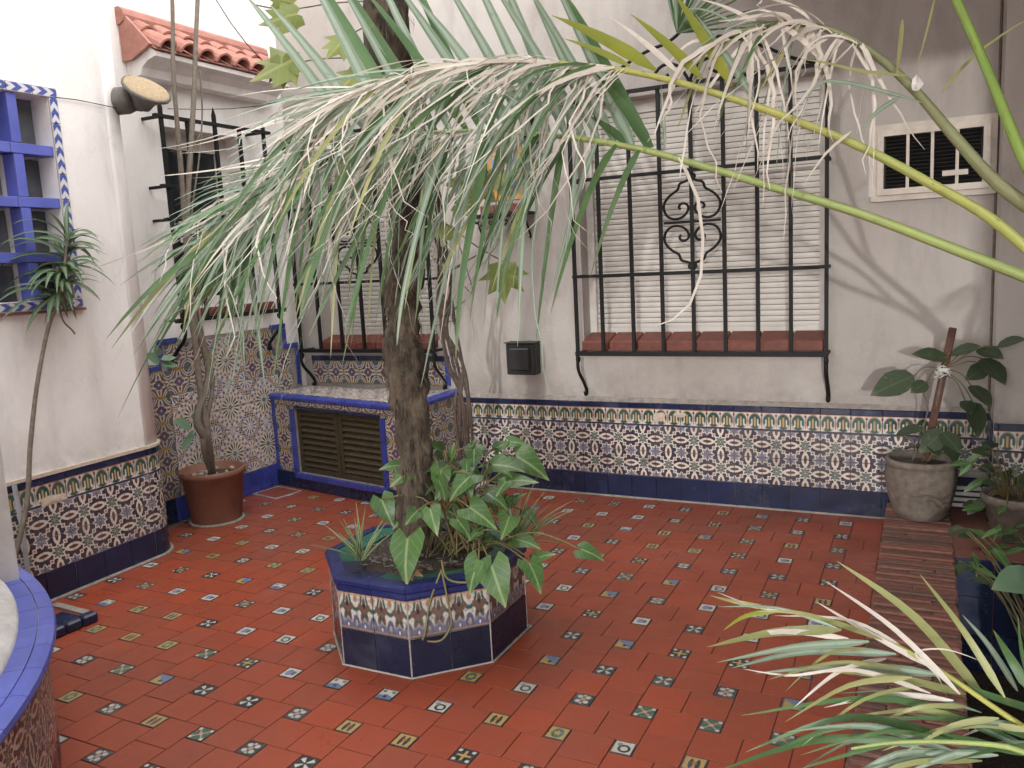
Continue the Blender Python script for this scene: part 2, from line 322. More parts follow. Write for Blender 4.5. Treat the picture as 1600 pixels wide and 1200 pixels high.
# leaves
def leaf_mat(name, c1, c2, rough=.4, vein=None, stripe=None, trans=.25):
    m = Mat(name); u, v = m.uv(); n = m.noise(7, 3); r = m.rnd()
    c = m.mix(clampx(n, .35, .7), c1, c2); c = m.mix(clampx(r, 0, 1, 0, .75), c, c2); soft = .0 if 'dry' in name else .14 if 'glauc' in name else .3; c = m.mix(clampx(m.noise(18, 4, .65), .6, .72, 0, soft), c, (.30, .27, .10)); c = m.mix(clampx(v, .82, 1., 0, soft), c, (.40, .34, .22))
    if vein:
        mid = ((u-.5).abs()-.025).ins(.03); lat = (((v*6-(u-.5).abs()*5).fr()-.5).abs()-.05).ins(.08)*.35
        c = m.mix(mid.mx(lat)*.75, c, vein)
    if stripe: c = m.mix(((u-.5).abs()-.20).ins(.06) if stripe[1] else (.34-(u-.5).abs()).ins(.06), c, stripe[0])
    c = m.mix(clampx(m.noise(60, 2), .6, .75, 0, .3), c, tuple(x*.6 for x in c2))
    m.out(c, rough, m.noise(120, 2), .1, .002, .4)
    tr = m.n('ShaderNodeBsdfTranslucent'); mx = m.n('ShaderNodeMixShader'); mx.inputs[0].default_value = trans
    m.link(m.b.inputs['Base Color'].links[0].from_socket, tr.inputs['Color'])
    o = m.nt.nodes['Material Output']; m.link(m.b.outputs[0], mx.inputs[1]); m.link(tr.outputs[0], mx.inputs[2]); m.link(mx.outputs[0], o.inputs[0])
    return m.mat
LF = dict(
    fresh=leaf_mat('palm_green', (.12, .22, .085), (.075, .15, .06)),
    pale=leaf_mat('palm_glaucous', (.25, .33, .245), (.18, .26, .185), stripe=((.33, .41, .32), True)),
    yellow=leaf_mat('palm_yellowing', (.34, .36, .05), (.22, .26, .05)),
    dry=leaf_mat('palm_dry', (.76, .72, .65), (.62, .57, .50), .7, trans=.15),
    brown=leaf_mat('palm_brown', (.16, .10, .07), (.10, .065, .045), .8, trans=.1),
    olive=leaf_mat('palm_olive', (.30, .34, .13), (.36, .37, .17)),
    arrow=leaf_mat('arrowhead_leaf', (.105, .20, .06), (.055, .12, .04), .32, vein=(.30, .40, .19)),
    spider=leaf_mat('spider_leaf', (.10, .17, .05), (.08, .14, .045), .4, stripe=((.42, .45, .26), False)),
    vine=leaf_mat('vine_leaf', (.20, .23, .035), (.13, .17, .03), .5, vein=(.28, .30, .08)),
    drac=leaf_mat('dracaena_leaf', (.055, .105, .05), (.09, .15, .075), .35, stripe=((.20, .26, .16), True)),
    dark=leaf_mat('dark_leaf', (.035, .055, .03), (.05, .075, .035), .4, vein=(.06, .09, .05)),
    ovate=leaf_mat('ovate_leaf', (.075, .10, .06), (.05, .075, .04), .45, vein=(.11, .14, .09)),
    sprig=leaf_mat('sprig_leaf', (.17, .27, .17), (.12, .21, .13), .45),
    dead=leaf_mat('dead_leaf', (.26, .15, .055), (.18, .10, .045), .7))
def petiole_mat(name, c1, c2):
    m = Mat(name); n = m.noise(12, 4, .6, stretch=(1, 1, 1)); r = m.noise(2.0, 2)
    c = m.mix(clampx(r, .35, .65), c1, c2); c = m.mix(clampx(n, .55, .8, 0, .5), c, (.16, .12, .06))
    u, v = m.uv(); st = m.n('ShaderNodeTexNoise'); st.inputs['Scale'].default_value = 9; st.inputs['Detail'].default_value = 4; cb = m.n('ShaderNodeCombineXYZ'); m.link((u*4.).k, cb.inputs[0]); m.link((v*.8).k, cb.inputs[1]); m.link(cb.outputs[0], st.inputs['Vector']); sx_ = X(m.nt, st.outputs[0])
    c = m.mix(clampx(sx_, .48, .70, 0, .55), c, tuple(x*.5 for x in c2)); c = m.mix(clampx(m.noise(40, 3), .62, .72, 0, .5), c, (.14, .10, .06))
    return m.out(c, .5, sx_+n, .35, .004, .35)
MT['petg'] = petiole_mat('petiole_green', (.38, .46, .15), (.30, .39, .15)); MT['pety'] = petiole_mat('petiole_yellow', (.47, .46, .12), (.38, .43, .13))
MT['peto'] = petiole_mat('petiole_olive', (.22, .27, .13), (.24, .25, .13)); MT['petb'] = petiole_mat('petiole_bright', (.17, .28, .06), (.22, .33, .07))

# ------------------------------------------------------------------ mesh helpers
def newobj(name, me, parent=None, mw=None):
    o = bpy.data.objects.new(name, me); COL.objects.link(o)
    if mw is not None: o.matrix_basis = mw
    if parent is not None:
        o.parent = parent
        if parent.type == 'EMPTY': o.matrix_parent_inverse = Matrix.Translation(-Vector(parent.location))
    return o
def tag(o, label, cat, group=None):
    o['label'] = label; o['category'] = cat
    if group: o['group'] = group
    return o
def thing(name, loc, label, cat, group=None):
    o = bpy.data.objects.new(name, None); COL.objects.link(o); o.location = loc; o.empty_display_size = .1
    return tag(o, label, cat, group)
class MB:
    def __init__(s): s.v = []; s.f = []; s.uv = {}
    def add(s, pts, faces, uvs=None):
        b = len(s.v); s.v += [tuple(p) for p in pts]
        for i, f in enumerate(faces):
            if uvs: s.uv[len(s.f)] = [uvs[j] for j in f]
            s.f.append([b+j for j in f])
        return s
    def box(s, c, d, rot=None):
        c = Vector(c); h = Vector(d)/2; P = []
        for x in (-1, 1):
            for y in (-1, 1):
                for z in (-1, 1):
                    q = Vector((x*h.x, y*h.y, z*h.z)); P.append(c+(rot @ q if rot else q))
        return s.add(P, [(0, 1, 3, 2), (4, 6, 7, 5), (0, 4, 5, 1), (2, 3, 7, 6), (0, 2, 6, 4), (1, 5, 7, 3)])
    def bb(s, a, b): a = Vector(a); b = Vector(b); return s.box((a+b)/2, (abs(b.x-a.x), abs(b.y-a.y), abs(b.z-a.z)))
    def tube(s, pts, rad, n=8, cap=True, flat=None, rough=0, seed=0):
        pts = [Vector(p) for p in pts]; N = len(pts); rings = []; up = None
        for i, p in enumerate(pts):
            t = (pts[min(i+1, N-1)]-pts[max(i-1, 0)]).normalized()
            if up is None: up = Vector((0, 0, 1)) if abs(t.z) < .9 else Vector((1, 0, 0))
            a = t.cross(up).normalized(); b = a.cross(t).normalized(); up = b
            r = rad[i] if isinstance(rad, (list, tuple)) else rad
            ring = []
            for k in range(n):
                an = 2*math.pi*k/n; d = a*math.cos(an)+b*math.sin(an)*(flat or 1)
                rr = r
                if rough: rr = r*(1+rough*noise.noise((p+d*r)*22+Vector((seed, 0, 0)))+rough*.7*noise.noise((p+d*r)*7+Vector((0, seed, 0))))
                ring.append(p+d*rr)
            rings.append(ring)
        P = [q for r in rings for q in r]; U = [(k/n, i/max(1, N-1)) for i in range(N) for k in range(n)]
        fs = [(i*n+k, i*n+(k+1) % n, (i+1)*n+(k+1) % n, (i+1)*n+k) for i in range(N-1) for k in range(n)]
        if cap: fs += [tuple(range(n))[::-1], tuple((N-1)*n+k for k in range(n))]
        return s.add(P, fs, U)
    def lathe(s, prof, c, n=32, a0=0, a1=2*math.pi):
        c = Vector(c); full = abs(a1-a0-2*math.pi) < 1e-4; m = n if full else n+1; P = []
        for (r, z) in prof:
            for k in range(m):
                a = a0+(a1-a0)*k/n; P.append(c+Vector((r*math.cos(a), r*math.sin(a), z)))
        fs = [(i*m+k, i*m+(k+1) % m, (i+1)*m+(k+1) % m, (i+1)*m+k) for i in range(len(prof)-1) for k in range(n)]
        return s.add(P, fs, [(k/n, i/len(prof)) for i in range(len(prof)) for k in range(m)])
    def prism(s, poly, z0, z1):
        n = len(poly); P = [(x, y, z0) for x, y in poly]+[(x, y, z1) for x, y in poly]
        return s.add(P, [tuple(range(n))[::-1], tuple(range(n, 2*n))]+[(i, (i+1) % n, n+(i+1) % n, n+i) for i in range(n)])
    def mesh(s, name, mat, smooth=False):
        me = bpy.data.meshes.new(name); me.from_pydata(s.v, [], s.f)
        if s.uv:
            l = me.uv_layers.new(name='UVMap').data
            for p in me.polygons:
                q = s.uv.get(p.index)
                if q:
                    for j, li in enumerate(p.loop_indices): l[li].uv = q[j]
        me.materials.append(MT[mat] if isinstance(mat, str) else mat)
        if smooth: me.shade_smooth()
        return me
    def build(s, name, mat, parent=None, smooth=False, bevel=0):
        me = s.mesh(name, mat, smooth)
        bm = bmesh.new(); bm.from_mesh(me)
        if bevel: bmesh.ops.bevel(bm, geom=bm.edges[:], offset=bevel, segments=1, affect='EDGES')
        bmesh.ops.recalc_face_normals(bm, faces=bm.faces[:]); bm.to_mesh(me); bm.free()
        return newobj(name, me, parent)
def part(name, mat, parent, smooth=False, bevel=0):
    m = MB(); m.done = lambda: m.build(name, mat, parent, smooth, bevel); return m
_tc = {}
def tile_mesh(w, h, t, mat, gap=.0025, ch=.0015, uvs=(0, 0, 1, 1), key=None):
    k = (round(w, 5), round(h, 5), t, mat if isinstance(mat, str) else mat.name, gap, uvs)
    if k in _tc: return _tc[k]
    g = gap/2; a = [(g, g), (w-g, g), (w-g, h-g), (g, h-g)]; b = [(g+ch, g+ch), (w-g-ch, g+ch), (w-g-ch, h-g-ch), (g+ch, h-g-ch)]
    P = [(x, y, t) for x, y in b]+[(x, y, t-ch) for x, y in a]+[(x, y, 0) for x, y in a]
    fs = [(0, 1, 2, 3)]+[(4+i, 4+(i+1) % 4, (i+1) % 4, i) for i in range(4)]+[(8+i, 8+(i+1) % 4, 4+(i+1) % 4, 4+i) for i in range(4)]
    U = [(uvs[0]+x/w*(uvs[2]-uvs[0]), uvs[1]+y/h*(uvs[3]-uvs[1])) for x, y, z in P]
    m = MB(); m.add(P, fs, U); _tc[k] = m.mesh('tile', mat); return _tc[k]
def fr(o, u, v, n, jit=0, rj=.010):
    u, v, n = Vector(u), Vector(v), Vector(n); o = Vector(o)
    if jit: o = o+n*random.uniform(0, jit)
    M_ = Matrix(((u.x, v.x, n.x, o.x), (u.y, v.y, n.y, o.y), (u.z, v.z, n.z, o.z), (0, 0, 0, 1)))
    if jit: M_ = M_ @ Matrix.Rotation(random.uniform(-1, 1)*rj, 4, 'X') @ Matrix.Rotation(random.uniform(-1, 1)*rj, 4, 'Y') @ Matrix.Rotation(random.uniform(-1, 1)*.006, 4, 'Z')
    return M_
def place(name, me, parent, mw): return newobj(name, me, parent, mw)

T = .153                                                             # wall tile
XB, YBK, XN = 0, 4.65, -4.02
ROWS = [('plinth_tile', 'navy', 0, .1435), ('patterned_tile', 'dado', .1435, .2965), ('patterned_tile', 'dado', .2965, .4495), ('frieze_tile', 'frieze', .4495, .5535), ('cap_tile', 'navy', .5535, .5865)]

# ================================================================== SETTING
def struct(o): o['kind'] = 'structure'; return o
g = MB(); g.bb((-30, -30, -.75), (30, 30, -.65)); struct(g.build('ground', 'mortar'))
fl = MB(); fl.bb((-4.3, -2.5, -.6), (-.155, 5.2, -.004)); fl.bb((-.155, -2.5, -.6), (1.9, 1.1, -.004)); floor = struct(fl.build('floor', 'mortar'))
# two full tiles and one painted inset per lattice cell (blocks alternate)
PU = .2130/3; OX, OY = -1.21-PU/2, 2.375-PU/2
PC = Vector((-1.765, 2.65))
def oct_r(x, y):
    dx, dy = abs(x-PC.x), abs(y-PC.y); return max(dx, dy, (dx+dy)/math.sqrt(2))
def wall_y(x): return 4.27-.2*(x+4.02) if x < -2.72 else 4.64
def blocked(x, y):
    if x > -.165 and y > 1.1: return True
    if x < -3.60: return y < 3.07 or x < -4.01 or y > wall_y(x)-.0
    return y > wall_y(x) or oct_r(x, y) < .35 or x > 1.85
full, insets = [], []
for i in range(-15, 15):
    for j in range(-16, 13):
        bx, by = OX+i*3*PU, OY+j*3*PU
        insets.append((bx, by))
        if (i+j) % 2 == 0: full += [(bx, by+PU), (bx+2*PU, by+PU)]
        else: full += [(bx+PU, by), (bx+PU, by+2*PU)]
def px_size(x, y):
    d = Vector((x, y, 0))-EYE; v = d.dot(c2w(Vector((0, 0, 1))))
    if v < .6: return 0
    sx = d.dot(cx)/v*F+800; sy = -d.dot(cy)/v*F+600
    if not (-40 < sx < 1640 and sy < 1240): return -v
    return 10/v
def inrange(x, y, w): return any(not blocked(x+a*w, y+b*w) for a in (.0, .5, 1.) for b in (.0, .5, 1.))
full = [p for p in full if inrange(*p, 2*PU) and p[0] > -4.05]; insets = [p for p in insets if inrange(*p, PU) and p[0] > -4.05]
full.sort(key=lambda p: -px_size(*p)); insets.sort(key=lambda p: -px_size(*p))
FM = tile_mesh(2*PU, 2*PU, .012, 'floor', .0026, .0010)
def ftile(x, y): return fr((x, y, -.012), (1, 0, 0), (0, 1, 0), (0, 0, 1), .0004, .0025)
for p in full[:300]: place('floor_tile', FM, floor, ftile(*p))
rest = MB()
for p in full[300:]: rest.box((p[0]+PU, p[1]+PU, -.006), (2*PU-.003, 2*PU-.003, .012))
rest.build('floor_tile_field', 'floor', floor)['kind'] = 'stuff'
IM = [tile_mesh(PU, PU, .012, m, .004, .001) for m in INS]
rg = random.Random(3)
for p in insets[:290]: place('inset_tile', IM[rg.choice([0, 0, 1, 1, 2, 3, 3, 4, 5, 6, 7, 8, 9])], floor, ftile(*p))
for k, p in enumerate(insets[290:]): pass

def wall_with_holes(name, O, u, n, W, H0, H1, thick, holes, mat, parent=None):
    """vertical slab: front face at O + s*u, thickness against n; holes as (s0,s1,z0,z1)"""
    u, n, O = Vector(u), Vector(n), Vector(O); ss = sorted({0, W, *[h[i] for h in holes for i in (0, 1)]}); zs = sorted({H0, H1, *[h[i] for h in holes for i in (2, 3)]})
    m = MB(); cell = {}
    for a in range(len(ss)-1):
        for b in range(len(zs)-1):
            c = ((ss[a]+ss[a+1])/2, (zs[b]+zs[b+1])/2); cell[a, b] = not any(h[0] < c[0] < h[1] and h[2] < c[1] < h[3] for h in holes)
    def P(s, z, d): return O+u*s+Vector((0, 0, z))-n*d
    for (a, b), ok in cell.items():
        if not ok: continue
        s0, s1, z0, z1 = ss[a], ss[a+1], zs[b], zs[b+1]
        m.add([P(s0, z0, 0), P(s1, z0, 0), P(s1, z1, 0), P(s0, z1, 0)], [(0, 1, 2, 3)]); m.add([P(s0, z0, thick), P(s1, z0, thick), P(s1, z1, thick), P(s0, z1, thick)], [(3, 2, 1, 0)])
        for (da, db, q) in ((-1, 0, ((s0, z0), (s0, z1))), (1, 0, ((s1, z1), (s1, z0))), (0, -1, ((s1, z0), (s0, z0))), (0, 1, ((s0, z1), (s1, z1)))):
            if not cell.get((a+da, b+db), False):
                (x0, y0), (x1, y1) = q; m.add([P(x0, y0, 0), P(x1, y1, 0), P(x1, y1, thick), P(x0, y0, thick)], [(0, 1, 2, 3)])
    me = m.mesh(name, mat); bm = bmesh.new(); bm.from_mesh(me); bmesh.ops.remove_doubles(bm, verts=bm.verts[:], dist=1e-5); bmesh.ops.recalc_face_normals(bm, faces=bm.faces[:]); bm.to_mesh(me); bm.free()
    return newobj(name, me, parent)
RW = (-1.85, -.475, .955, 2.33); LW = (-3.84, -2.88, .955, 2.33)
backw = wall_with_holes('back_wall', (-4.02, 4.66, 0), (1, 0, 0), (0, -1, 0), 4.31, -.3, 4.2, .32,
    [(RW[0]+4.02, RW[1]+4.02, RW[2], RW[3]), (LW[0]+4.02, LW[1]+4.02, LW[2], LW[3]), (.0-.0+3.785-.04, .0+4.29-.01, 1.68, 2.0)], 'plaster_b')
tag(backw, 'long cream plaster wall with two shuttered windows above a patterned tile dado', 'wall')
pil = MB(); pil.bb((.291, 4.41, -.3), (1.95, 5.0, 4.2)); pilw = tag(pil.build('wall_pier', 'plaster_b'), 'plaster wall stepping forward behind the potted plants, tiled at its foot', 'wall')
NICHE = (3.60, 4.24, 1.27, 2.34)
nichew = wall_with_holes('niche_wall', (-4.03, 2.6, 0), (0, 1, 0), (1, 0, 0), 2.40, -.3, 4.2, .4, [(NICHE[0]-2.6, NICHE[1]-2.6, NICHE[2], NICHE[3])], 'plaster')
tag(nichew, 'white wall with stepped star tile panel below a barred window', 'wall')
# left wall with its rounded end, window hole
LX = -3.615
m = MB(); arc = [(LX-.17+.17*math.cos(a), 2.90+.17*math.sin(a)) for a in [R(90)*k/10 for k in range(11)]]
LWIN = (1.55, 2.60, 1.385, 2.30)
leftw = wall_with_holes('left_wall', (LX, -1.2, 0), (0, 1, 0), (1, 0, 0), 4.10, -.3, 4.2, .38, [(LWIN[0]+1.2, LWIN[1]+1.2, LWIN[2], LWIN[3])], 'plaster')
tag(leftw, 'white wall with rounded end and blue latticed window above a tile dado', 'wall')
poly = [(LX-.38, 2.89)]+[(LX+.0, 2.895)]+arc[1:]+[(LX-.40, 3.07)]
m = MB(); m.prism(poly, -.3, 4.2); m.build('rounded_corner', 'plaster', leftw, smooth=False)
for p in leftw.children: 
    for f in p.data.polygons: f.use_smooth = abs(f.normal.z) < .5
# walls and slab added outside the picture to shade the right-hand side
m = MB(); m.bb((1.85, -.6, -.3), (2.1, 4.6, 2.97)); tag(m.build('shade_wall', 'plaster_b'), 'plain plaster wall added out of view to shade the yard beyond the palm', 'wall')
m = MB(); m.bb((-1.25, -.5, 2.98), (2.1, 4.65, 3.18)); tag(m.build('shade_slab', 'plaster_b'), 'plaster balcony slab added out of view to shade the palm bed', 'overhang')

fac = wall_with_holes('screen_wall', (-3.62, -.55, 0), (1, 0, 0), (0, 1, 0), 5.7, -.3, 5.2, .3, [(1.5, 4.95, -.3, 2.8)], 'plaster_b')  # unseen wall added to hold back sky glow; its opening admits the flash lamp
tag(fac, 'plaster wall with one wide opening, added out of view to block sky light', 'wall')

def dado_flat(parent, O, u, n, s0, s1, joint, rows=ROWS, t=.008):
    u, n, O = Vector(u), Vector(n), Vector(O); k = math.floor((s0-joint)/T); 
    while joint+k*T < s1-.004:
        a, b = max(s0, joint+k*T), min(s1, joint+(k+1)*T)
        if b-a > .012:
            f0, f1 = (a-joint)/T-k, (b-joint)/T-k
            for (nm, mt, z0, z1) in rows:
                tt = t+(.006 if nm == 'cap_tile' else 0)
                place(nm, tile_mesh(b-a, z1-z0, tt, mt, .0025, .0015, (round(f0, 3), 0, round(f1, 3), 1)), parent, fr(O+u*a+Vector((0, 0, z0)), u, (0, 0, 1), n, .0008))
        k += 1
def dado_bent(parent, pts, rows=ROWS, t=.008):
    """tiles bent along a polyline of (x,y) points, outside on the right-hand side"""
    P = [Vector((x, y, 0)) for x, y in pts]; L = [0]
    for a, b in zip(P, P[1:]): L.append(L[-1]+(b-a).length)
    def ev(s):
        s = max(0, min(L[-1], s)); i = max(j for j in range(len(L)-1) if L[j] <= s+1e-9); f = (s-L[i])/(L[i+1]-L[i]); p = P[i].lerp(P[i+1], f)
        def tn(j): return (P[min(j+1, len(P)-1)]-P[max(j-1, 0)]).normalized()
        tg = tn(i).lerp(tn(i+1), f).normalized(); return p, Vector((tg.y, -tg.x, 0))
    n = max(1, round(L[-1]/T)); w = L[-1]/n
    for k in range(n):
        for (nm, mt, z0, z1) in rows:
            tt = t+(.006 if nm == 'cap_tile' else 0); m = MB(); pp = []; uu = []; q = 5
            for j in range(q+1):
                p, nn = ev(k*w+.0012+(w-.0024)*j/q)
                for (d, z) in ((0, z0+.0012), (tt, z0+.0012), (tt, z1-.0012), (0, z1-.0012)): pp.append(p+nn*d+Vector((0, 0, z))); uu.append((j/q, (z-z0)/(z1-z0)))
            fs = [(j*4+e, (j+1)*4+e, (j+1)*4+e+1, j*4+e+1) for j in range(q) for e in range(3)]+[(0, 1, 2, 3), (q*4+3, q*4+2, q*4+1, q*4)]
            m.add(pp, fs, uu); m.build(nm, mt, parent)
bg_ = MB(); bg_.bb((-2.73, 4.654, 0), (.291, 4.67, .585)); bg_.build('dado_bed', 'grout', backw)
dado_flat(backw, (0, 4.652, 0), (1, 0, 0), (0, -1, 0), -2.72, .284, -2.03)
g = MB(); g.add([(-2.73, 4.66, .617), (.291, 4.66, .612), (.291, 4.640, .588), (-2.73, 4.640, .588), (-2.73, 4.66, .586), (.291, 4.66, .586)], [(0, 1, 2, 3), (3, 2, 5, 4), (0, 3, 4), (1, 5, 2)]); g.build('cement_ledge', 'grout', backw)
# pier dado
dado_flat(pilw, (.291, 4.402, 0), (1, 0, 0), (0, -1, 0), .002, 1.2, .02)
for k in range(4):
    place('corner_tile', tile_mesh(.244, T-.005, .008, 'navy'), pilw, fr((.288, 4.652, .10+k*.122), (0, -1, 0), (0, 0, 1), (-1, 0, 0)) if k < 4 else None) if k < 3 else None
place('corner_tile', tile_mesh(.244, .12, .008, 'navy'), pilw, fr((.288, 4.652, .466), (0, -1, 0), (0, 0, 1), (-1, 0, 0)))
# left wall dado
dado_flat(leftw, (LX-.002, 0, 0), (0, 1, 0), (1, 0, 0), .75, 2.895, .6)
dado_bent(leftw, [(LX-.002-.17+.17*math.cos(a), 2.897+.17*math.sin(a)) for a in [R(90)*k/10 for k in range(11)]]+[(LX-.40, 3.067)])
m = MB(); m.bb((LX-.001, .75, .5868), (LX+.016, 2.895, .603)); m.build('cement_ledge', 'chip', leftw)
m = MB(); m.lathe([(.17, .602), (.185, .600), (.186, .5868), (.17, .5868)], (LX-.17, 2.897, 0), 10, 0, R(90)); m.build('cement_ledge', 'chip', leftw)
def patch(parent, O, u, n, w, h, sd):
    r = random.Random(sd); u, n, O = Vector(u), Vector(n), Vector(O); P = []
    for k in range(11):
        a = 2*math.pi*k/11; q = r.uniform(.7, 1.15); P.append(O+u*(w/2*math.cos(a)*q)+Vector((0, 0, h/2*math.sin(a)*q)))
    c = O+n*.004; m = MB(); m.add([c]+P, [(0, 1+k, 1+(k+1) % 11) for k in range(11)]); m.build('bare_patch', 'chip', parent)
patch(backw, at(1030, 652, 1, 4.642), (1, 0, 0), (0, -1, 0), .085, .065, 1); patch(backw, at(1062, 648, 1, 4.642), (1, 0, 0), (0, -1, 0), .07, .035, 2)
patch(leftw, at(82, 781, 0, LX+.008), (0, 1, 0), (1, 0, 0), .16, .05, 3)
m = MB(); m.tube([(LX+.012, 1.2, .004), (LX+.012, 2.90, .004)]+[(LX-.17+.185*math.cos(R(9)*k), 2.897+.185*math.sin(R(9)*k), .004) for k in range(1, 11)], .009, 6); m.build('grout_line', 'grout', leftw)
m = MB(); m.tube([(-2.71, 4.638, .003), (-.17, 4.638, .003)], .008, 6); m.build('grout_line', 'grout', backw)

# ---- star tile panel on the niche wall
YA = 3.285
def rowtile(nm, mt, y, z, w, h, uvs=(0, 0, 1, 1), t=.008): place(nm, tile_mesh(w, h, t, mt, .0025, .0015, uvs), nichew, fr((XN-.006, y, z), (0, 1, 0), (0, 0, 1), (1, 0, 0), .0008))
m = MB(); m.bb((-4.035, 3.25, 0), (-4.0235, 4.61, .94)); m.bb((-4.035, 3.40, .94), (-4.0235, 4.47, 1.09)); m.build('panel_bed', 'grout', nichew)
Z0 = .152
for i in range(9):
    y = 3.9-T*4.5-.0+i*T+.5*T-.0 if False else 3.9-4*T+i*T-0*T
    for j in range(7):
        z = Z0+j*T
        if y+T > 4.56: 
            continue
        if j >= 5 and (y < 3.39 or y+T > 4.49): continue
        if j == 6: continue
        yc, zc = y+T/2, z+T/2
        # rosettes centred on y=3.9+k*.306, z=.305+k*.306
        star = (abs(yc-3.9) < .16 and zc < 1.07) or (yc > 3.74-.31 and zc < .76 and yc < 4.4)
        if star: rowtile('star_tile', 'star', y, z, T, T, (round((y-3.9)/(2*T), 3), round((z-.305)/(2*T), 3), round((y+T-3.9)/(2*T), 3), round((z+T-.305)/(2*T), 3)))
        else: rowtile('patterned_tile', 'floral', y, z, T, T)
for k in range(10):
    y = 3.25+k*T*.97
    if y < 4.27: rowtile('plinth_tile', 'navy' if k < 1 else 'cobalt', y, 0, T*.97, .148)
for (y, z, w, h) in ([(3.25, .15+k*.155, .036, .155) for k in range(5)]+[(3.25, .925, .15, .036), (3.385, .961, .036, .11), (3.385, 1.071, .152, .034)]
                     +[(4.445, .961, .036, .11), (4.445-.116, 1.071, .152, .034), (4.445, .925, .15, .036)]+[(4.56, .66+k*.1325, .036, .1325) for k in range(2)]): rowtile('border_tile', 'cobalt', y, z, w, h, t=.011)

# ================================================================== WINDOWS, GRILLES
def spiral(c, r0, r1, a0, a1, n=14): return [(c[0]+(r0+(r1-r0)*k/n)*math.cos(a0+(a1-a0)*k/n), c[1]+(r0+(r1-r0)*k/n)*math.sin(a0+(a1-a0)*k/n)) for k in range(n+1)]
def shutter_window(name, x0, x1, z0, z1, yb, label, nb):
    t = thing(name, ((x0+x1)/2, yb, z0), label, 'window')
    p = part('guide_frame', 'white', t); p.bb((x0+.001, yb-.03, z0), (x0+.045, yb+.05, z1)); p.bb((x1-.045, yb-.03, z0), (x1-.001, yb+.05, z1)); p.bb((x0+.045, yb-.02, z1-.07), (x1-.045, yb+.05, z1)); p.done()
    n = 40; h = (z1-.07-z0-.06)/n
    p = part('bottom_rail', 'shutter', t); p.bb((x0+.045, yb-.005, z0+.002), (x1-.045, yb+.02, z0+.06)); p.done()
    w = x1-x0-.092; m = MB(); prof = [(0, 0), (-.002, h*.08), (-.004, h*.5), (-.002, h*.88), (.004, h*.93), (.012, h*.5)]
    P = [(sx*w/2, y, z) for sx in (-1, 1) for (y, z) in prof]; k = len(prof); m.add(P, [(i, (i+1) % k, k+(i+1) % k, k+i) for i in range(k)]+[tuple(range(k)), tuple(range(2*k-1, k-1, -1))])
    sm = m.mesh('slat', 'shutter')
    for i in range(n):
        place('slat', sm, t, Matrix.Translation(((x0+x1)/2+random.uniform(-.0015, .0015), yb+random.uniform(-.001, .001), z0+.06+i*h)))
    p = part('backing', 'dark', t); p.bb((x0+.02, yb+.02, z0), (x1-.02, yb+.05, z1)); p.done()
    w = (x1-x0-.004)/nb
    for i in range(nb):
        m = MB(); a, b = x0+.002+i*w+.003, x0+.002+(i+1)*w-.003; zz = z0+.001; y0 = 4.648-.035-random.uniform(0, .006)
        m.add([(a, y0, zz-.058), (b, y0, zz-.058), (b, yb-.031, zz-.005), (a, yb-.031, zz-.005), (a, y0, zz), (b, y0, zz+random.uniform(-.003, .003)), (b, yb-.031, zz+.04), (a, yb-.031, zz+.04)],
              [(0, 3, 2, 1), (4, 5, 6, 7), (0, 1, 5, 4), (2, 3, 7, 6), (1, 2, 6, 5), (3, 0, 4, 7)]); m.build('sill_brick', 'sill', t, bevel=.006)
    return t
shutter_window('shuttered_window', *RW[:2], RW[2], RW[3], 4.80, 'wide window with lowered pale roller shutter and red brick sill, beside the air conditioner', 8)
shutter_window('shuttered_window', *LW[:2], LW[2], LW[3], 4.80, 'window with lowered pale roller shutter and red brick sill above the tiled bench', 6)
QUAD = [(.03, .97), (.10, .95), (.13, .90), (.07, .86), (.17, .82), (.40, .79), (.43, .66), (.62, .60), (.82, .50), (.95, .36), (.90, .20), (.74, .09), (.48, .06), (.24, .12), (.10, .24), (.12, .34), (.24, .385), (.38, .37), (.43, .30), (.36, .26)]
def smooth2(pts, n=3):
    for _ in range(n-1):
        q = [pts[0]]
        for a, b in zip(pts, pts[1:]): q += [tuple(.75*x+.25*y for x, y in zip(a, b)), tuple(.25*x+.75*y for x, y in zip(a, b))]
        pts = q+[pts[-1]]
    return pts
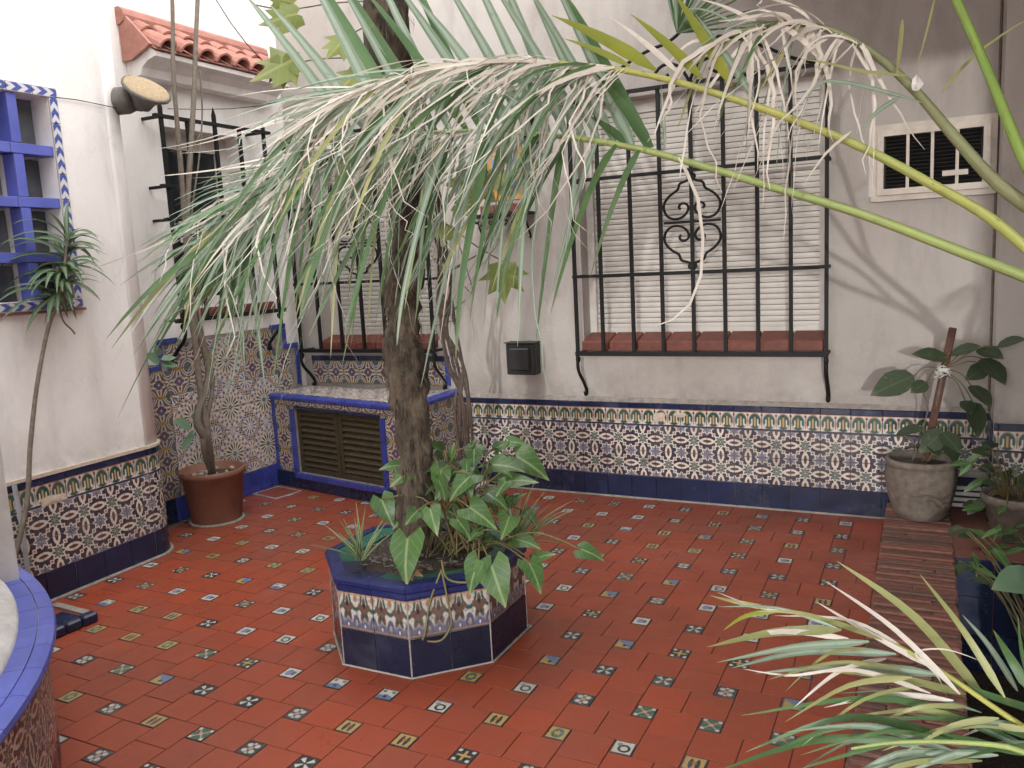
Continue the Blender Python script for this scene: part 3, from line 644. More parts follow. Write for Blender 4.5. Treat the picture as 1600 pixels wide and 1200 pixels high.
def grille(name, O, u, n, bars, z0, z1, cross, label, orn=None, depth=.12, tops=None, ext=.0):
    """O on the grille plane; u along; n outwards from wall; bars: s list"""
    O, u, n = Vector(O), Vector(u), Vector(n); t = thing(name, O+u*bars[0]+Vector((0, 0, z0)), label, 'window grille'); B = .0095
    rot = Matrix((u, n, Vector((0, 0, 1)))).transposed()
    for i, s in enumerate(bars):
        p = part('bar', 'iron', t); tz = z1+(tops[i] if tops else 0); p.box(O+u*s+Vector((0, 0, (z0+tz)/2)), (2*B, 2*B, tz-z0), rot)
        if tops and tops[i] > .02:
            c = O+u*s+Vector((0, 0, tz)); P = [c+u*a*B+n*b*B for a, b in ((-1, -1), (1, -1), (1, 1), (-1, 1))]+[c+Vector((0, 0, .05))]; p.add(P, [(0, 1, 4), (1, 2, 4), (2, 3, 4), (3, 0, 4)])
        p.done()
    a, b = bars[0]-ext, bars[-1]+ext
    for z in [z0, z1]+cross:
        p = part('crossbar', 'iron', t); p.box(O+u*((a+b)/2)+n*.004+Vector((0, 0, z)), (b-a+.02, 2*B+.010, 2*B+(.006 if z == z0 else -.001)), rot); p.done()
        for s in (bars[0], bars[-1]):
            p = part('wall_stay', 'iron', t); p.box(O+u*s-n*(depth/2+.004)+Vector((0, 0, z)), (.016, depth+.01, .016), rot); p.done()
    if orn:
        s0, hw, zc, hh = orn
        for sx in (-1, 1):
            for sz in (-1, 1):
                p = part('scroll', 'iron', t, True); p.tube([O+u*(s0+sx*x*hw)+Vector((0, 0, zc+sz*y*hh))+n*.002 for x, y in smooth2(QUAD, 3)], .0075, 6); p.done()
        p = part('crossbar', 'iron', t); p.box(O+u*s0+Vector((0, 0, zc)), (2*hw-.018, .014, .014), rot); p.done()
    for s in (bars[0], bars[-1]):                                   # S-shaped bracket back to the wall
        p = part('bracket', 'iron', t, True)
        c = [(-.02, -.045), (-.005, -.03), (.012, -.03), (.02, -.05), (.012, -.075), (-.01, -.09), (-.045, -.115), (-.07, -.15), (-.085, -.19), (-.095, -.225), (-.085, -.245), (-.068, -.235), (-.068, -.215)]
        c = [(0, -.005), (.01, -.02), (.014, -.04), (0, -.05), (-.014, -.038), (-.004, -.02)]+[(.012, -.06), (.004, -.10), (-.03, -.14), (-.065, -.17), (-.09, -.20), (-depth+.012, -.235), (-depth+.02, -.262), (-depth+.035, -.262), (-depth+.036, -.243)]
        p.tube([O+u*s+n*x+Vector((0, 0, z0+z)) for x, z in smooth2(c, 3)], .011, 6); p.done()
    return t
GY = 4.53
gb = [at(x, y, 1, GY).x for x, y in ((903, 550), (943, 545), (991, 546), (1037, 546), (1085, 546), (1134, 547), (1185, 547), (1236, 547), (1291, 552))]
gz = [at(1085, y, 1, GY).z for y in (553, 425, 265)]
gr = grille('window_grille', (0, GY, 0), (1, 0, 0), (0, -1, 0), gb, gz[0], 2.335, gz[1:], 'wide black iron grille with scrolled quatrefoil over the window by the air conditioner', (gb[4], (gb[5]-gb[3])/2-.008, (gz[1]+gz[2])/2, (gz[2]-gz[1])/2-.01), .13)
p = part('crest_scroll', 'iron', gr, True)
for sx in (-1, 1): p.tube([(gb[4]+sx*x, GY, 2.335+z) for x, z in smooth2([(0, .01), (.05, .10), (.14, .12), (.20, .06), (.15, .03), (.11, .06)]+[], 3)], .009, 6); p.tube([(gb[4]+sx*x, GY, 2.335+z) for x, z in smooth2([(.70, .005), (.55, .03), (.36, .14), (.22, .20), (.10, .22), (0, .30)], 3)], .009, 6)
p.done()
lb = [at(x, 545, 1, GY).x for x in (471, 502, 536, 570, 604, 640, 678)]
lz = [at(570, y, 1, GY).z for y in (548, 440, 318)]
grille('window_grille', (0, GY, 0), (1, 0, 0), (0, -1, 0), lb, lz[0], 2.335, lz[1:], 'black iron grille with scrolled quatrefoil over the window above the tiled bench', (lb[3], (lb[4]-lb[2])/2-.008, (lz[1]+lz[2])/2, (lz[2]-lz[1])/2-.01), .13)
GX = -3.88
nb = [at(x, y, 0, GX).y for x, y in ((251, 182), (292, 190), (335, 196), (373, 201), (411, 207))]
nz = [at(424, 486, 0, GX).z, at(410, 207, 0, GX).z]
ng = grille('window_grille', (GX, 0, 0), (0, 1, 0), (1, 0, 0), nb, nz[0], nz[1], [at(420, 347, 0, GX).z, at(252, 290, 0, GX).z], 'black spiked iron grille standing out from the window under the clay tile hood', None, .14, [.05, -.0, .055, 0, .03], .04)
# niche window
t = thing('barred_window', (-4.2, 3.92, NICHE[2]), 'dark glazed window with white frame under the clay tile hood', 'window')
p = part('frame', 'white', t); y0, y1, z0, z1 = NICHE; X0 = -4.17
p.bb((X0-.04, y0+.001, z0), (X0, y0+.07, z1)); p.bb((X0-.04, y1-.10, z0), (X0, y1-.001, z1)); p.bb((X0-.04, y0+.07, z1-.10), (X0, y1-.10, z1)); p.bb((X0-.04, y0+.07, z0), (X0, y1-.10, z0+.06)); p.done()
p = part('pane', 'glass', t); p.bb((X0-.025, y0+.06, z0+.05), (X0-.018, y1-.09, z1-.09)); p.done()
p = part('mullion', 'dark', t); p.bb((X0-.03, (y0+y1)/2-.02, z0+.06), (X0-.01, (y0+y1)/2+.02, z1-.10)); p.done()
for k in range(5):
    p = part('perforated_block', 'white', t)
    for q in range(3): p.box((X0-.008, y0+.13+k*.085, z0+.42+q*.055), (.012, .05, .032))
    p.done()
for k in range(4):
    m = MB(); a = 3.62+k*.19; m.bb((-4.16, a, 1.215), (-3.985-random.uniform(0, .008), a+.186, 1.265)); m.build('sill_brick', 'sill', t, bevel=.006)

# ---- clay tile hood over the niche window
hd = thing('tile_hood', (-4.02, 3.93, 2.6), 'small hood of red clay barrel tiles on a white cornice above the barred window', 'roof hood')
YR0, YR1 = 3.40, 4.50
p = part('cornice', 'plaster', hd)
pr = [(-4.03, 2.58), (-3.93, 2.58), (-3.91, 2.62), (-3.86, 2.65), (-3.80, 2.665), (-3.80, 2.69), (-4.03, 2.83)]
n = len(pr); p.add([(x, y, z) for y in (YR0+.01, YR1-.01) for x, z in pr], [(i, (i+1) % n, n+(i+1) % n, n+i) for i in range(n)]+[tuple(range(n)), tuple(range(2*n-1, n-1, -1))]); p.done()
def barrel(rad, L, th=.012, n=8, taper=.85):
    m = MB(); P = []
    for (x, k) in ((0, 1), (L, taper)):
        for r in (rad*k, rad*k-th):
            for j in range(n+1):
                a = math.pi*j/n; P.append((x, r*math.cos(a), r*math.sin(a)))
    q = n+1; fs = []
    for j in range(n): fs += [(j, j+1, 2*q+j+1, 2*q+j), (q+j, 3*q+j, 3*q+j+1, q+j+1), (j, q+j, q+j+1, j+1), (2*q+j, 2*q+j+1, 3*q+j+1, 3*q+j)]
    fs += [(0, 2*q, 3*q, q), (n, q+n, 3*q+n, 2*q+n)]; m.add(P, fs); me = m.mesh('barrel_tile', 'barrel'); return me
bme = barrel(.062, .24); sl_ = Vector((-.84, 0, .45)).normalized()
for k in range(8):
    y = YR0+.07+k*(YR1-YR0-.14)/7
    for r_, (o_, mesh_) in enumerate(((Vector((-3.755, y, 2.70)), bme), (Vector((-3.905, y, 2.79)), bme))):
        place('barrel_tile', mesh_, hd, fr(o_+Vector((random.uniform(-.008, .008), 0, 0)), sl_, (0, 1, 0), Vector((.45, 0, .84)).normalized() * 1) @ Matrix.Diagonal((1, 1, 1, 1)))
p = part('tile_bed', 'barrel', hd); p.add([(-3.785, YR0, 2.695), (-3.785, YR1, 2.695), (-4.03, YR1, 2.835), (-4.03, YR0, 2.835), (-3.785, YR0, 2.705), (-3.785, YR1, 2.705), (-4.03, YR1, 2.85), (-4.03, YR0, 2.85)], [(0, 1, 2, 3), (4, 7, 6, 5), (0, 4, 5, 1), (0, 3, 7, 4), (1, 5, 6, 2)]); p.done()
p = part('ridge_strip', 'barrel', hd); p.tube([(-4.015, YR0-.03, 2.90), (-4.015, YR1, 2.90)], .048, 10); p.done()
p = part('end_board', 'barrel', hd); p.add([(x, y, z) for y in (YR0-.02, YR0) for x, z in ((-3.95, 2.66), (-3.80, 2.72), (-4.025, 2.95), (-4.025, 2.66))], [(0, 1, 2, 3), (7, 6, 5, 4), (0, 4, 5, 1), (1, 5, 6, 2), (0, 3, 7, 4)]); p.done()

# ---- blue latticed window in the left wall
t = thing('lattice_window', (LX, 2.1, LWIN[2]), 'window divided by a blue tiled lattice with blue and white chevron border', 'window')
p = part('reveal', 'white', t); 
p.bb((LX-.20, LWIN[0], LWIN[2]), (LX-.19, LWIN[1], LWIN[3])); p.done()
hz = [2.06, 1.825, 1.58]; vy = [2.43-.205*k for k in range(5)]
LB = .047
for z in hz:
    for k in range(5):
        place('lattice_tile', tile_mesh(.204, LB, .085, 'cobaltlt'), t, fr((LX-.085, LWIN[1]-(k+1)*.204, z-LB/2), (0, 1, 0), (0, 0, 1), (1, 0, 0)))
for y in vy:
    zz = [LWIN[2]]+sorted(hz)+[LWIN[3]]
    for a, b in zip(zz, zz[1:]):
        a2 = a+LB/2 if a != LWIN[2] else a; b2 = b-LB/2 if b != LWIN[3] else b
        place('lattice_tile', tile_mesh(LB, b2-a2, .083, 'cobaltlt'), t, fr((LX-.085, y-LB/2, a2), (0, 1, 0), (0, 0, 1), (1, 0, 0)))
ys = [LWIN[1]]+vy
for k in range(5):
    zz = [LWIN[2]]+sorted(hz)+[LWIN[3]]
    for a, b in zip(zz, zz[1:]):
        p = part('pane', 'greypane', t); p.bb((LX-.125, ys[k+1]+.03, a+.03 if a != LWIN[2] else a), (LX-.12, ys[k]-LB/2 if k else ys[k], b-.03 if b != LWIN[3] else b)); p.done()
for z in hz: p = part('lattice_back', 'white', t); p.bb((LX-.119, LWIN[0], z-LB/2+.001), (LX-.0845, LWIN[1], z+LB/2-.001)); p.done()
for y in vy: p = part('lattice_back', 'white', t); p.bb((LX-.118, y-LB/2+.001, LWIN[2]), (LX-.0855, y+LB/2-.001, LWIN[3])); p.done()
for k in range(9):
    place('border_tile', tile_mesh(.12, .045, .012, 'chevron'), t, fr((LX-.001, LWIN[1]+.045-(k+1)*.1205, LWIN[2]-.045), (0, 1, 0), (0, 0, 1), (1, 0, 0)))
    place('border_tile', tile_mesh(.12, .045, .012, 'chevron'), t, fr((LX-.001, LWIN[1]+.045-(k+1)*.1205, LWIN[3]), (0, 1, 0), (0, 0, 1), (1, 0, 0)))
for k in range(8):
    place('border_tile', tile_mesh(.114, .045, .012, 'chevron'), t, fr((LX-.001, LWIN[1]+.045, LWIN[2]+k*.1144), (0, 0, 1), (0, -1, 0), (1, 0, 0)))
p = part('lower_lip', 'pot', t); p.bb((LX-.001, LWIN[1]-1.05, LWIN[2]-.058), (LX+.02, LWIN[1]+.05, LWIN[2]-.046)); p.done()

# ================================================================== TILED BENCH
A_, B_, C_, D_ = Vector((-4.02, 4.27, 0)), Vector((-2.72, 4.01, 0)), Vector((-2.735, 4.655, 0)), Vector((-4.02, 4.655, 0))
bench = thing('tiled_bench', (-3.4, 4.35, 0), 'tiled corner bench with louvred doors beneath, under the barred shutter window', 'bench')
u = (B_-A_).normalized(); nf = Vector((u.y, -u.x, 0)); LEN = (B_-A_).length
p = part('body', 'grout', bench)
ins = .05
def insetp(P, d): return P
S0, S1, ZL0, ZL1 = .245, 1.075, .115, .56
def bp(s, z, d=0): return A_+u*s-nf*(d+.008)+Vector((0, 0, z))
P = []
for (s0, s1, z0, z1) in ((0, S0, 0, .625), (S1, LEN, 0, .625), (S0, S1, 0, ZL0), (S0, S1, ZL1, .625)):
    q = [bp(s, z, d) for d in (0, .09) for s, z in ((s0, z0), (s1, z0), (s1, z1), (s0, z1))]; p.add(q, [(0, 1, 2, 3), (7, 6, 5, 4), (0, 4, 5, 1), (1, 5, 6, 2), (2, 6, 7, 3), (3, 7, 4, 0)])
p.prism([(v.x, v.y) for v in (A_+Vector((0, .1, 0)), B_+Vector((-.01, .1, 0)), C_+Vector((-.01, 0, 0)), D_)], 0, .60); p.prism([(v.x, v.y) for v in (A_+Vector((0, .012, 0)), B_+Vector((-.009, .012, 0)), C_+Vector((-.009, 0, 0)), D_)], .60, .637); p.done()
def btile(nm, mt, s, z, w, h, uvs=(0, 0, 1, 1), t=.008): place(nm, tile_mesh(w, h, t, mt, .0025, .0015, uvs), bench, fr(bp(s, z), u, (0, 0, 1), nf, .0006))
for k in range(9): btile('plinth_tile', 'navy', .0+k*LEN/9, 0, LEN/9, .108)
for z in (.11, .263, .416):
    btile('patterned_tile', 'floral', .04, z, T, T, t=.0079)
    for k in range(1): btile('patterned_tile', 'floral', S1+.045, z, T, T)
    btile('patterned_tile', 'floral', S1+.045+T, z, LEN-S1-.045-T, T, (0, 0, .3, 1))
for k in range(8): btile('patterned_tile', 'floral', .04+k*.1606, .572, .1606, .055, (0, .6, 1, 1))
btile('border_tile', 'cobalt', .002, .108, .036, .26); btile('border_tile', 'cobalt', .002, .368, .036, .26)
for z in (.10, .25, .40): btile('border_tile', 'cobalt', S0-.048, z, .046, .15, t=.012); btile('border_tile', 'cobalt', S1, z, .044, .15, t=.012)
for k in range(5): btile('border_tile', 'cobalt', S0-.03+k*.178, .075, .176, .038, t=.022)
btile('border_tile', 'navy', S0, ZL1-.012, .415, .022, t=.010); btile('border_tile', 'navy', S0+.415, ZL1-.012, .415, .022, t=.010)
# side
us = (C_-B_).normalized(); ns = Vector((us.y, -us.x, 0)); LS = (C_-B_).length
for k in range(4):
    w = LS/4
    for (nm, mt, z0, z1) in (('plinth_tile', 'navy', 0, .108), ('patterned_tile', 'floral', .11, .263), ('patterned_tile', 'floral', .263, .416), ('patterned_tile', 'floral', .416, .569), ('patterned_tile', 'floral', .569, .625)):
        place(nm, tile_mesh(w, z1-z0, .008, mt, .0025, .0015, (0, 0, 1, 1) if z1-z0 > .1 else (0, 0, 1, .36)), bench, fr(B_+us*(k*w)-ns*.008+Vector((0, 0, z0)), us, (0, 0, 1), ns, .0006))
# top: bullnose edge and seat tiles
def bull(a, b, nm='edge_tile'):
    a, b = Vector(a), Vector(b); d = (b-a).normalized(); nn = Vector((d.y, -d.x, 0)); n = max(1, round((b-a).length/.155)); w = (b-a).length/n
    for k in range(n):
        m = MB(); o = a+d*(k*w+.0012); P = []; prof = [(-.045, .642), (-.012, .643), (.004, .638), (.012, .628), (.012, .612), (.004, .604), (-.008, .603), (-.045, .603)]
        for e in (0, w-.0024): P += [o+d*e+nn*x+Vector((0, 0, z)) for x, z in prof]
        q = len(prof); m.add(P, [(i, (i+1) % q, q+(i+1) % q, q+i) for i in range(q)]+[tuple(range(q)), tuple(range(2*q-1, q-1, -1))]); m.build(nm, 'cobalt', bench)
bull(A_-nf*.0, B_-nf*.0); bull(B_+us*.05, C_)
for i in range(8):
    for j in range(4):
        s, tt = .02+i*.155, .05+j*.150
        o = A_+u*s-nf*tt
        if o.x+.0 > -4.015 and o.y+.15 < 4.66 and o.x+.155 < -2.77: place('seat_tile', tile_mesh(.155, .150, .008, 'star', .0025, .0015, (0, 0, .5, .5)), bench, fr(o+Vector((0, 0, .6355)), u, -nf, (0, 0, 1), .0005))
# louvre doors
for dk, (sa, sb) in enumerate(((S0+.004, (S0+S1)/2-.004), ((S0+S1)/2+.004, S1-.004))):
    p = part('door_frame', 'louver', bench)
    for (a, b, z0, z1) in ((sa, sa+.03, ZL0, ZL1-.014), (sb-.03, sb, ZL0, ZL1-.014), (sa+.03, sb-.03, ZL0, ZL0+.035), (sa+.03, sb-.03, ZL1-.05, ZL1-.014)):
        q = [bp(s, z, d) for d in (.012, .04) for s, z in ((a, z0), (b, z0), (b, z1), (a, z1))]; p.add(q, [(0, 1, 2, 3), (7, 6, 5, 4), (0, 4, 5, 1), (1, 5, 6, 2), (2, 6, 7, 3), (3, 7, 4, 0)])
    fo = p.done()
    for k in range(9):
        z = ZL0+.04+k*.0395; m = MB(); a, b = sa+.028, sb-.028
        m.add([bp(a, z, .016), bp(b, z, .016), bp(b, z+.034, .045), bp(a, z+.034, .045), bp(a, z+.008, .012), bp(b, z+.008, .012), bp(b, z+.042, .041), bp(a, z+.042, .041)], [(0, 3, 2, 1), (4, 5, 6, 7), (0, 1, 5, 4), (1, 2, 6, 5), (2, 3, 7, 6), (3, 0, 4, 7)]); m.build('louvre_slat', 'louver', bench)
# tiled back above the seat
for k in range(8): place('back_tile', tile_mesh(.139, .162, .008, 'floral'), bench, fr((-3.95+k*.139, 4.656, .66), (1, 0, 0), (0, 0, 1), (0, -1, 0), .0005))
for k in range(8): place('border_tile', tile_mesh(.139, .036, .011, 'navy'), bench, fr((-3.95+k*.139, 4.656, .822), (1, 0, 0), (0, 0, 1), (0, -1, 0)))
place('border_tile', tile_mesh(.036, .20, .011, 'cobalt'), bench, fr((-2.838, 4.656, .66), (1, 0, 0), (0, 0, 1), (0, -1, 0)))

# ================================================================== WALL FITTINGS
ac = thing('air_conditioner', at(1460, 250, 1, 4.64), 'cream through-wall air conditioner with dark louvred panels in a moulded frame', 'air conditioner')
ax0, ax1, az0, az1 = -.262, .283, 1.652, 2.022
p = part('outer_frame', 'ac', ac)
for a, b in (((ax0, 4.625, az0), (ax1, 4.665, az0+.035)), ((ax0, 4.625, az1-.035), (ax1, 4.665, az1)), ((ax0, 4.625, az0+.035), (ax0+.035, 4.665, az1-.035)), ((ax1-.035, 4.625, az0+.035), (ax1, 4.665, az1-.035))): p.bb(a, b)
p.done()
p = part('inner_frame', 'ac', ac); i0, i1, j0, j1 = ax0+.038, ax1-.038, az0+.038, az1-.038
for a, b in (((i0-.01, 4.60, j0-.01), (i1+.01, 4.64, j0+.02)), ((i0-.01, 4.60, j1-.02), (i1+.01, 4.64, j1+.01)), ((i0-.01, 4.60, j0+.02), (i0+.02, 4.64, j1-.02)), ((i1-.02, 4.60, j0+.02), (i1+.01, 4.64, j1-.02))): p.bb(a, b)
p.done()
p = part('core', 'dark', ac); p.bb((i0+.01, 4.66, j0+.01), (i1-.01, 4.72, j1-.01)); p.done()
pw = (i1-i0-.04)/4
for k in range(3):
    p = part('divider', 'ac', ac); xx = i0+.02+pw*(k+1); p.bb((xx-.007, 4.605, j0+.02), (xx+.007, 4.645, j1-.02)); p.done()
for k in range(4):
    p = part('louvre_panel', 'dark', ac); xa = i0+.02+pw*k+.008
    for q in range(14): p.box((xa+pw/2-.008, 4.63, j0+.03+q*(j1-j0-.06)/13), (pw-.018, .026, .005), Matrix.Rotation(R(-30), 3, 'X'))
    p.done()
p = part('nameplate', 'ac', ac); p.bb((i1-.19, 4.598, j0+.06), (i1-.08, 4.606, j0+.085)); p.done()
m = MB(); m.tube([(.284, 4.64, .6), (.284, 4.64, 3.5)], .007, 6); tag(m.build('downpipe', 'pot2'), 'thin dark pipe running down the wall corner beside the air conditioner', 'pipe')

bx = thing('vent_box', at(821, 560, 1, 4.65), 'black square metal box with raised front on the wall between the windows', 'wall box')
q0, q1 = at(798, 583, 1, 4.65), at(845, 536, 1, 4.65); s_ = .195; c_ = Vector((-2.245, 0, .849))
p = part('body', 'dark', bx, bevel=.006); p.bb((c_.x-.098, 4.575, c_.z-.098), (c_.x+.098, 4.665, c_.z+.098)); p.done()
p = part('front_cover', 'dark', bx, bevel=.008); p.bb((c_.x-.068, 4.555, c_.z-.070), (c_.x+.068, 4.574, c_.z+.070)); p.done()
p = part('top_lip', 'dark', bx, bevel=.003); p.bb((c_.x-.104, 4.565, c_.z+.0985), (c_.x+.104, 4.664, c_.z+.106)); p.done()

pic = thing('tile_picture', at(789, 270, 1, 4.65), 'painted yellow and blue tile picture on a small iron shelf between the windows', 'tile picture')
xa, xb, za, zb = -2.475, -2.185, 1.80, 2.19
for i in range(3):
    for j in range(4):
        place('picture_tile', tile_mesh((xb-xa)/3, (zb-za)/4, .010, 'picture', .002, .001, (round(i/3, 3), j/4, round((i+1)/3, 3), (j+1)/4)), pic, fr((xa+i*(xb-xa)/3, 4.661, za+j*(zb-za)/4), (1, 0, 0), (0, 0, 1), (0, -1, 0)))
for k in range(3):
    p = part('ledge_brick', 'sill', pic, bevel=.004); w = .30/3; p.bb((-2.485+k*w+.002, 4.60, 1.747), (-2.485+(k+1)*w-.002, 4.665, 1.797)); p.done()
p = part('iron_shelf', 'iron', pic); p.bb((-2.535, 4.545, 1.727), (-2.135, 4.66, 1.744)); p.done()
for sx in (-2.50, -2.17):
    p = part('shelf_bracket', 'iron', pic, True); p.tube([(sx, 4.655-x, 1.727+z) for x, z in smooth2([(.09, 0), (.10, -.02), (.085, -.035), (.06, -.025), (.05, -.05), (.03, -.08), (.008, -.115), (.0, -.13), (.012, -.135)], 3)], .007, 6); p.done()
p = part('shelf_scroll', 'iron', pic, True)
for sx in (-1, 1):
    for o_ in (.045, .12): p.tube([(-2.335+sx*(o_+x), 4.55, 1.715+z) for x, z in smooth2([(-.03, .01), (-.04, -.02), (-.01, -.045), (.02, -.03), (.015, -.01), (0, -.018)], 3)], .0055, 6)
p.done()
lan = thing('wall_lantern', at(838, 190, 1, 4.60), 'small black iron lantern on the wall above the tile picture', 'lantern'); lc = Vector((-2.10, 4.56, 2.20))
p = part('cap', 'iron', lan, True); p.lathe([(.0, .16), (.012, .15), (.02, .13), (.055, .115), (.06, .10), (0, .10)], lc, 12); p.done()
for k in range(6):
    a = k*math.pi/3; p = part('cage_bar', 'iron', lan); p.tube([lc+Vector((.05*math.cos(a), .05*math.sin(a), .10)), lc+Vector((.058*math.cos(a), .058*math.sin(a), .06)), lc+Vector((.044*math.cos(a), .044*math.sin(a), 0))], .005, 5); p.done()
p = part('base', 'iron', lan, True); p.lathe([(0, 0), (.046, 0), (.05, -.012), (.03, -.05), (.01, -.07), (0, -.08)], lc, 12); p.done()
p = part('glass', 'glass', lan, True); p.lathe([(.036, 0), (.044, .06), (.04, .10)], lc, 12); p.done()
p = part('wall_arm', 'iron', lan); p.tube([lc+Vector((0, 0, -.07)), lc+Vector((0, .04, -.11)), lc+Vector((0, .095, -.09)), lc+Vector((0, .10, .05))], .008, 6); p.done()

sp = thing('spotlight', (-3.66, 3.0, 2.33), 'old round spotlight with a straw-covered face on the rounded wall end', 'lamp')
a_, f_ = at(203, 172, 0, LX+.03), at(228, 138, 0, LX+.20)
ax_ = Vector((.62, -.10, .72)).normalized(); rot = ax_.to_track_quat('Z', 'Y').to_matrix()
def lath(prof, c, rt, name, mat, par, n=20):
    m = MB(); m.lathe(prof, (0, 0, 0), n); m.v = [tuple(Vector(c)+rt @ Vector(v)) for v in m.v]; return m.build(name, mat, par, True)
fc = at(229, 139, 0, LX+.12)
lath([(0, -.10), (.045, -.10), (.06, -.06), (.085, -.03), (.118, -.012), (.120, .0), (.112, .004)], fc, rot, 'housing', 'lampgrey', sp)
lath([(0, .012), (.06, .010), (.108, .006), (.112, .002), (.10, -.006)], fc, rot, 'straw_face', 'straw', sp)
wp = Vector((LX-.04, 3.005, 2.345))
rot2 = Vector((1, .25, 0)).normalized().to_track_quat('Z', 'Y').to_matrix()
lath([(.0, -.06), (.066, -.06), (.066, .06), (.058, .085), (.03, .10), (0, .10)], wp, rot2, 'wall_mount', 'lampgrey', sp)
p = part('knuckle', 'lampgrey', sp, True); p.tube([wp+Vector((.06, .01, 0)), wp.lerp(fc-ax_*.09, .6), fc-ax_*.09], .035, 8); p.done()

def cable(pts, r, label): m = MB(); m.tube(pts, r, 5); return tag(m.build('cable', 'iron'), label, 'cable')
cable([at(x, y, 0, LX+.012) for x, y in ((86, 152), (120, 156), (150, 162), (182, 169))], .0022, 'thin cable sagging from the latticed window to the spotlight')
cable([at(x, y, 0, -3.86) for x, y in ((262, 170), (310, 171), (360, 170), (400, 166))]+[at(450, 156, 1, 4.645), at(520, 150, 1, 4.645)], .0022, 'thin cable running from the spotlight across to the back wall')
cable([at(x, y, 0, -3.78) for x, y in ((338, 0), (360, 35), (385, 68), (410, 95))], .003, 'black cable slanting down past the clay tile hood')
m = MB(); m.tube([at(22, 756, 0, LX+.025), at(34, 820, 0, LX+.03), (LX+.04, 2.18, 0)], .012, 6, flat=.4); tag(m.build('metal_strip', 'steel'), 'narrow grey metal strip leaning on the dado near the slender stem', 'metal strip')

# vent in the back wall low on the right
vn = thing('wall_vent', (.195, 4.64, .1), 'small white slatted vent low in the wall beside the clay pot', 'vent')
p = part('housing', 'dark', vn); p.bb((.128, 4.632, .095), (.268, 4.668, .222)); p.done()
for k in range(4):
    p = part('slat', 'white', vn, bevel=.002); p.box((.198, 4.622, .113+k*.030), (.132, .010, .018), Matrix.Rotation(R(-25), 3, 'X')); p.done()
p = part('ledge', 'grout', vn); p.bb((.10, 4.58, .272), (.284, 4.64, .30)); p.done()
p = part('ledge_tile', 'navy', vn); p.bb((.10, 4.575, .232), (.284, 4.64, .2715)); p.done()

# ================================================================== BRICK EDGING AND BED
ed = thing('brick_edging', (-.02, 2.9, 0), 'low edging of worn bricks laid on edge along the sunken bed', 'brick edging')
p = part('bed', 'grout', ed); p.bb((-.157, .9, -.55), (.122, 4.655, .090)); p.done()
y = .9; k = 0
BRK = [MT['brick'], simple('dark_brick', (.16, .07, .052), .85, .4, 35, .6, .006, c2=(.09, .06, .05)), simple('pale_brick', (.23, .10, .07), .85, .4, 35, .6, .006, c2=(.12, .065, .05))]
while y < 4.605:
    w = .029+random.uniform(-.003, .005); j = lambda: random.uniform(-.004, .004)
    cuts = [-.166+j(), .128+j()]
    if random.random() < .3: cuts.insert(1, random.uniform(-.09, .06))
    for a, b in zip(cuts, cuts[1:]):
        m = MB(); m.bb((a+.001, y+.0015, .03), (b-.001, y+w-.0015, .100+j()*1.3)); m.build('brick', random.choice(BRK), ed, bevel=.005)
    y += w+.003; k += 1
# side bricks toward the yard
bd = thing('planting_bed', (.9, 2.4, -.5), 'sunken planting bed lined with dark blue tiles beyond the brick edging', 'planting bed')
p = part('soil', 'soil', bd); p.bb((.118, .9, -.6), (1.86, 3.92, -.42)); p.done()
p = part('shelf', 'brick', bd); p.bb((.12, 3.90, -.6), (1.86, 4.41, .092)); p.bb((.12, 4.41, -.6), (.285, 4.65, .09)); p.done()
for i in range(11):
    for j in range(3): place('lining_tile', tile_mesh(.155, .17, .008, 'navy'), bd, fr((.125+i*.155, 3.902, .09-(j+1)*.17), (1, 0, 0), (0, 0, 1), (0, -1, 0), .0006))
for i in range(18):
    for j in range(3): place('lining_tile', tile_mesh(.16, .17, .008, 'navy'), bd, fr((.118, 1.0+(i+1)*.16, .082-(j+1)*.17), (0, -1, 0), (0, 0, 1), (1, 0, 0), .0006))

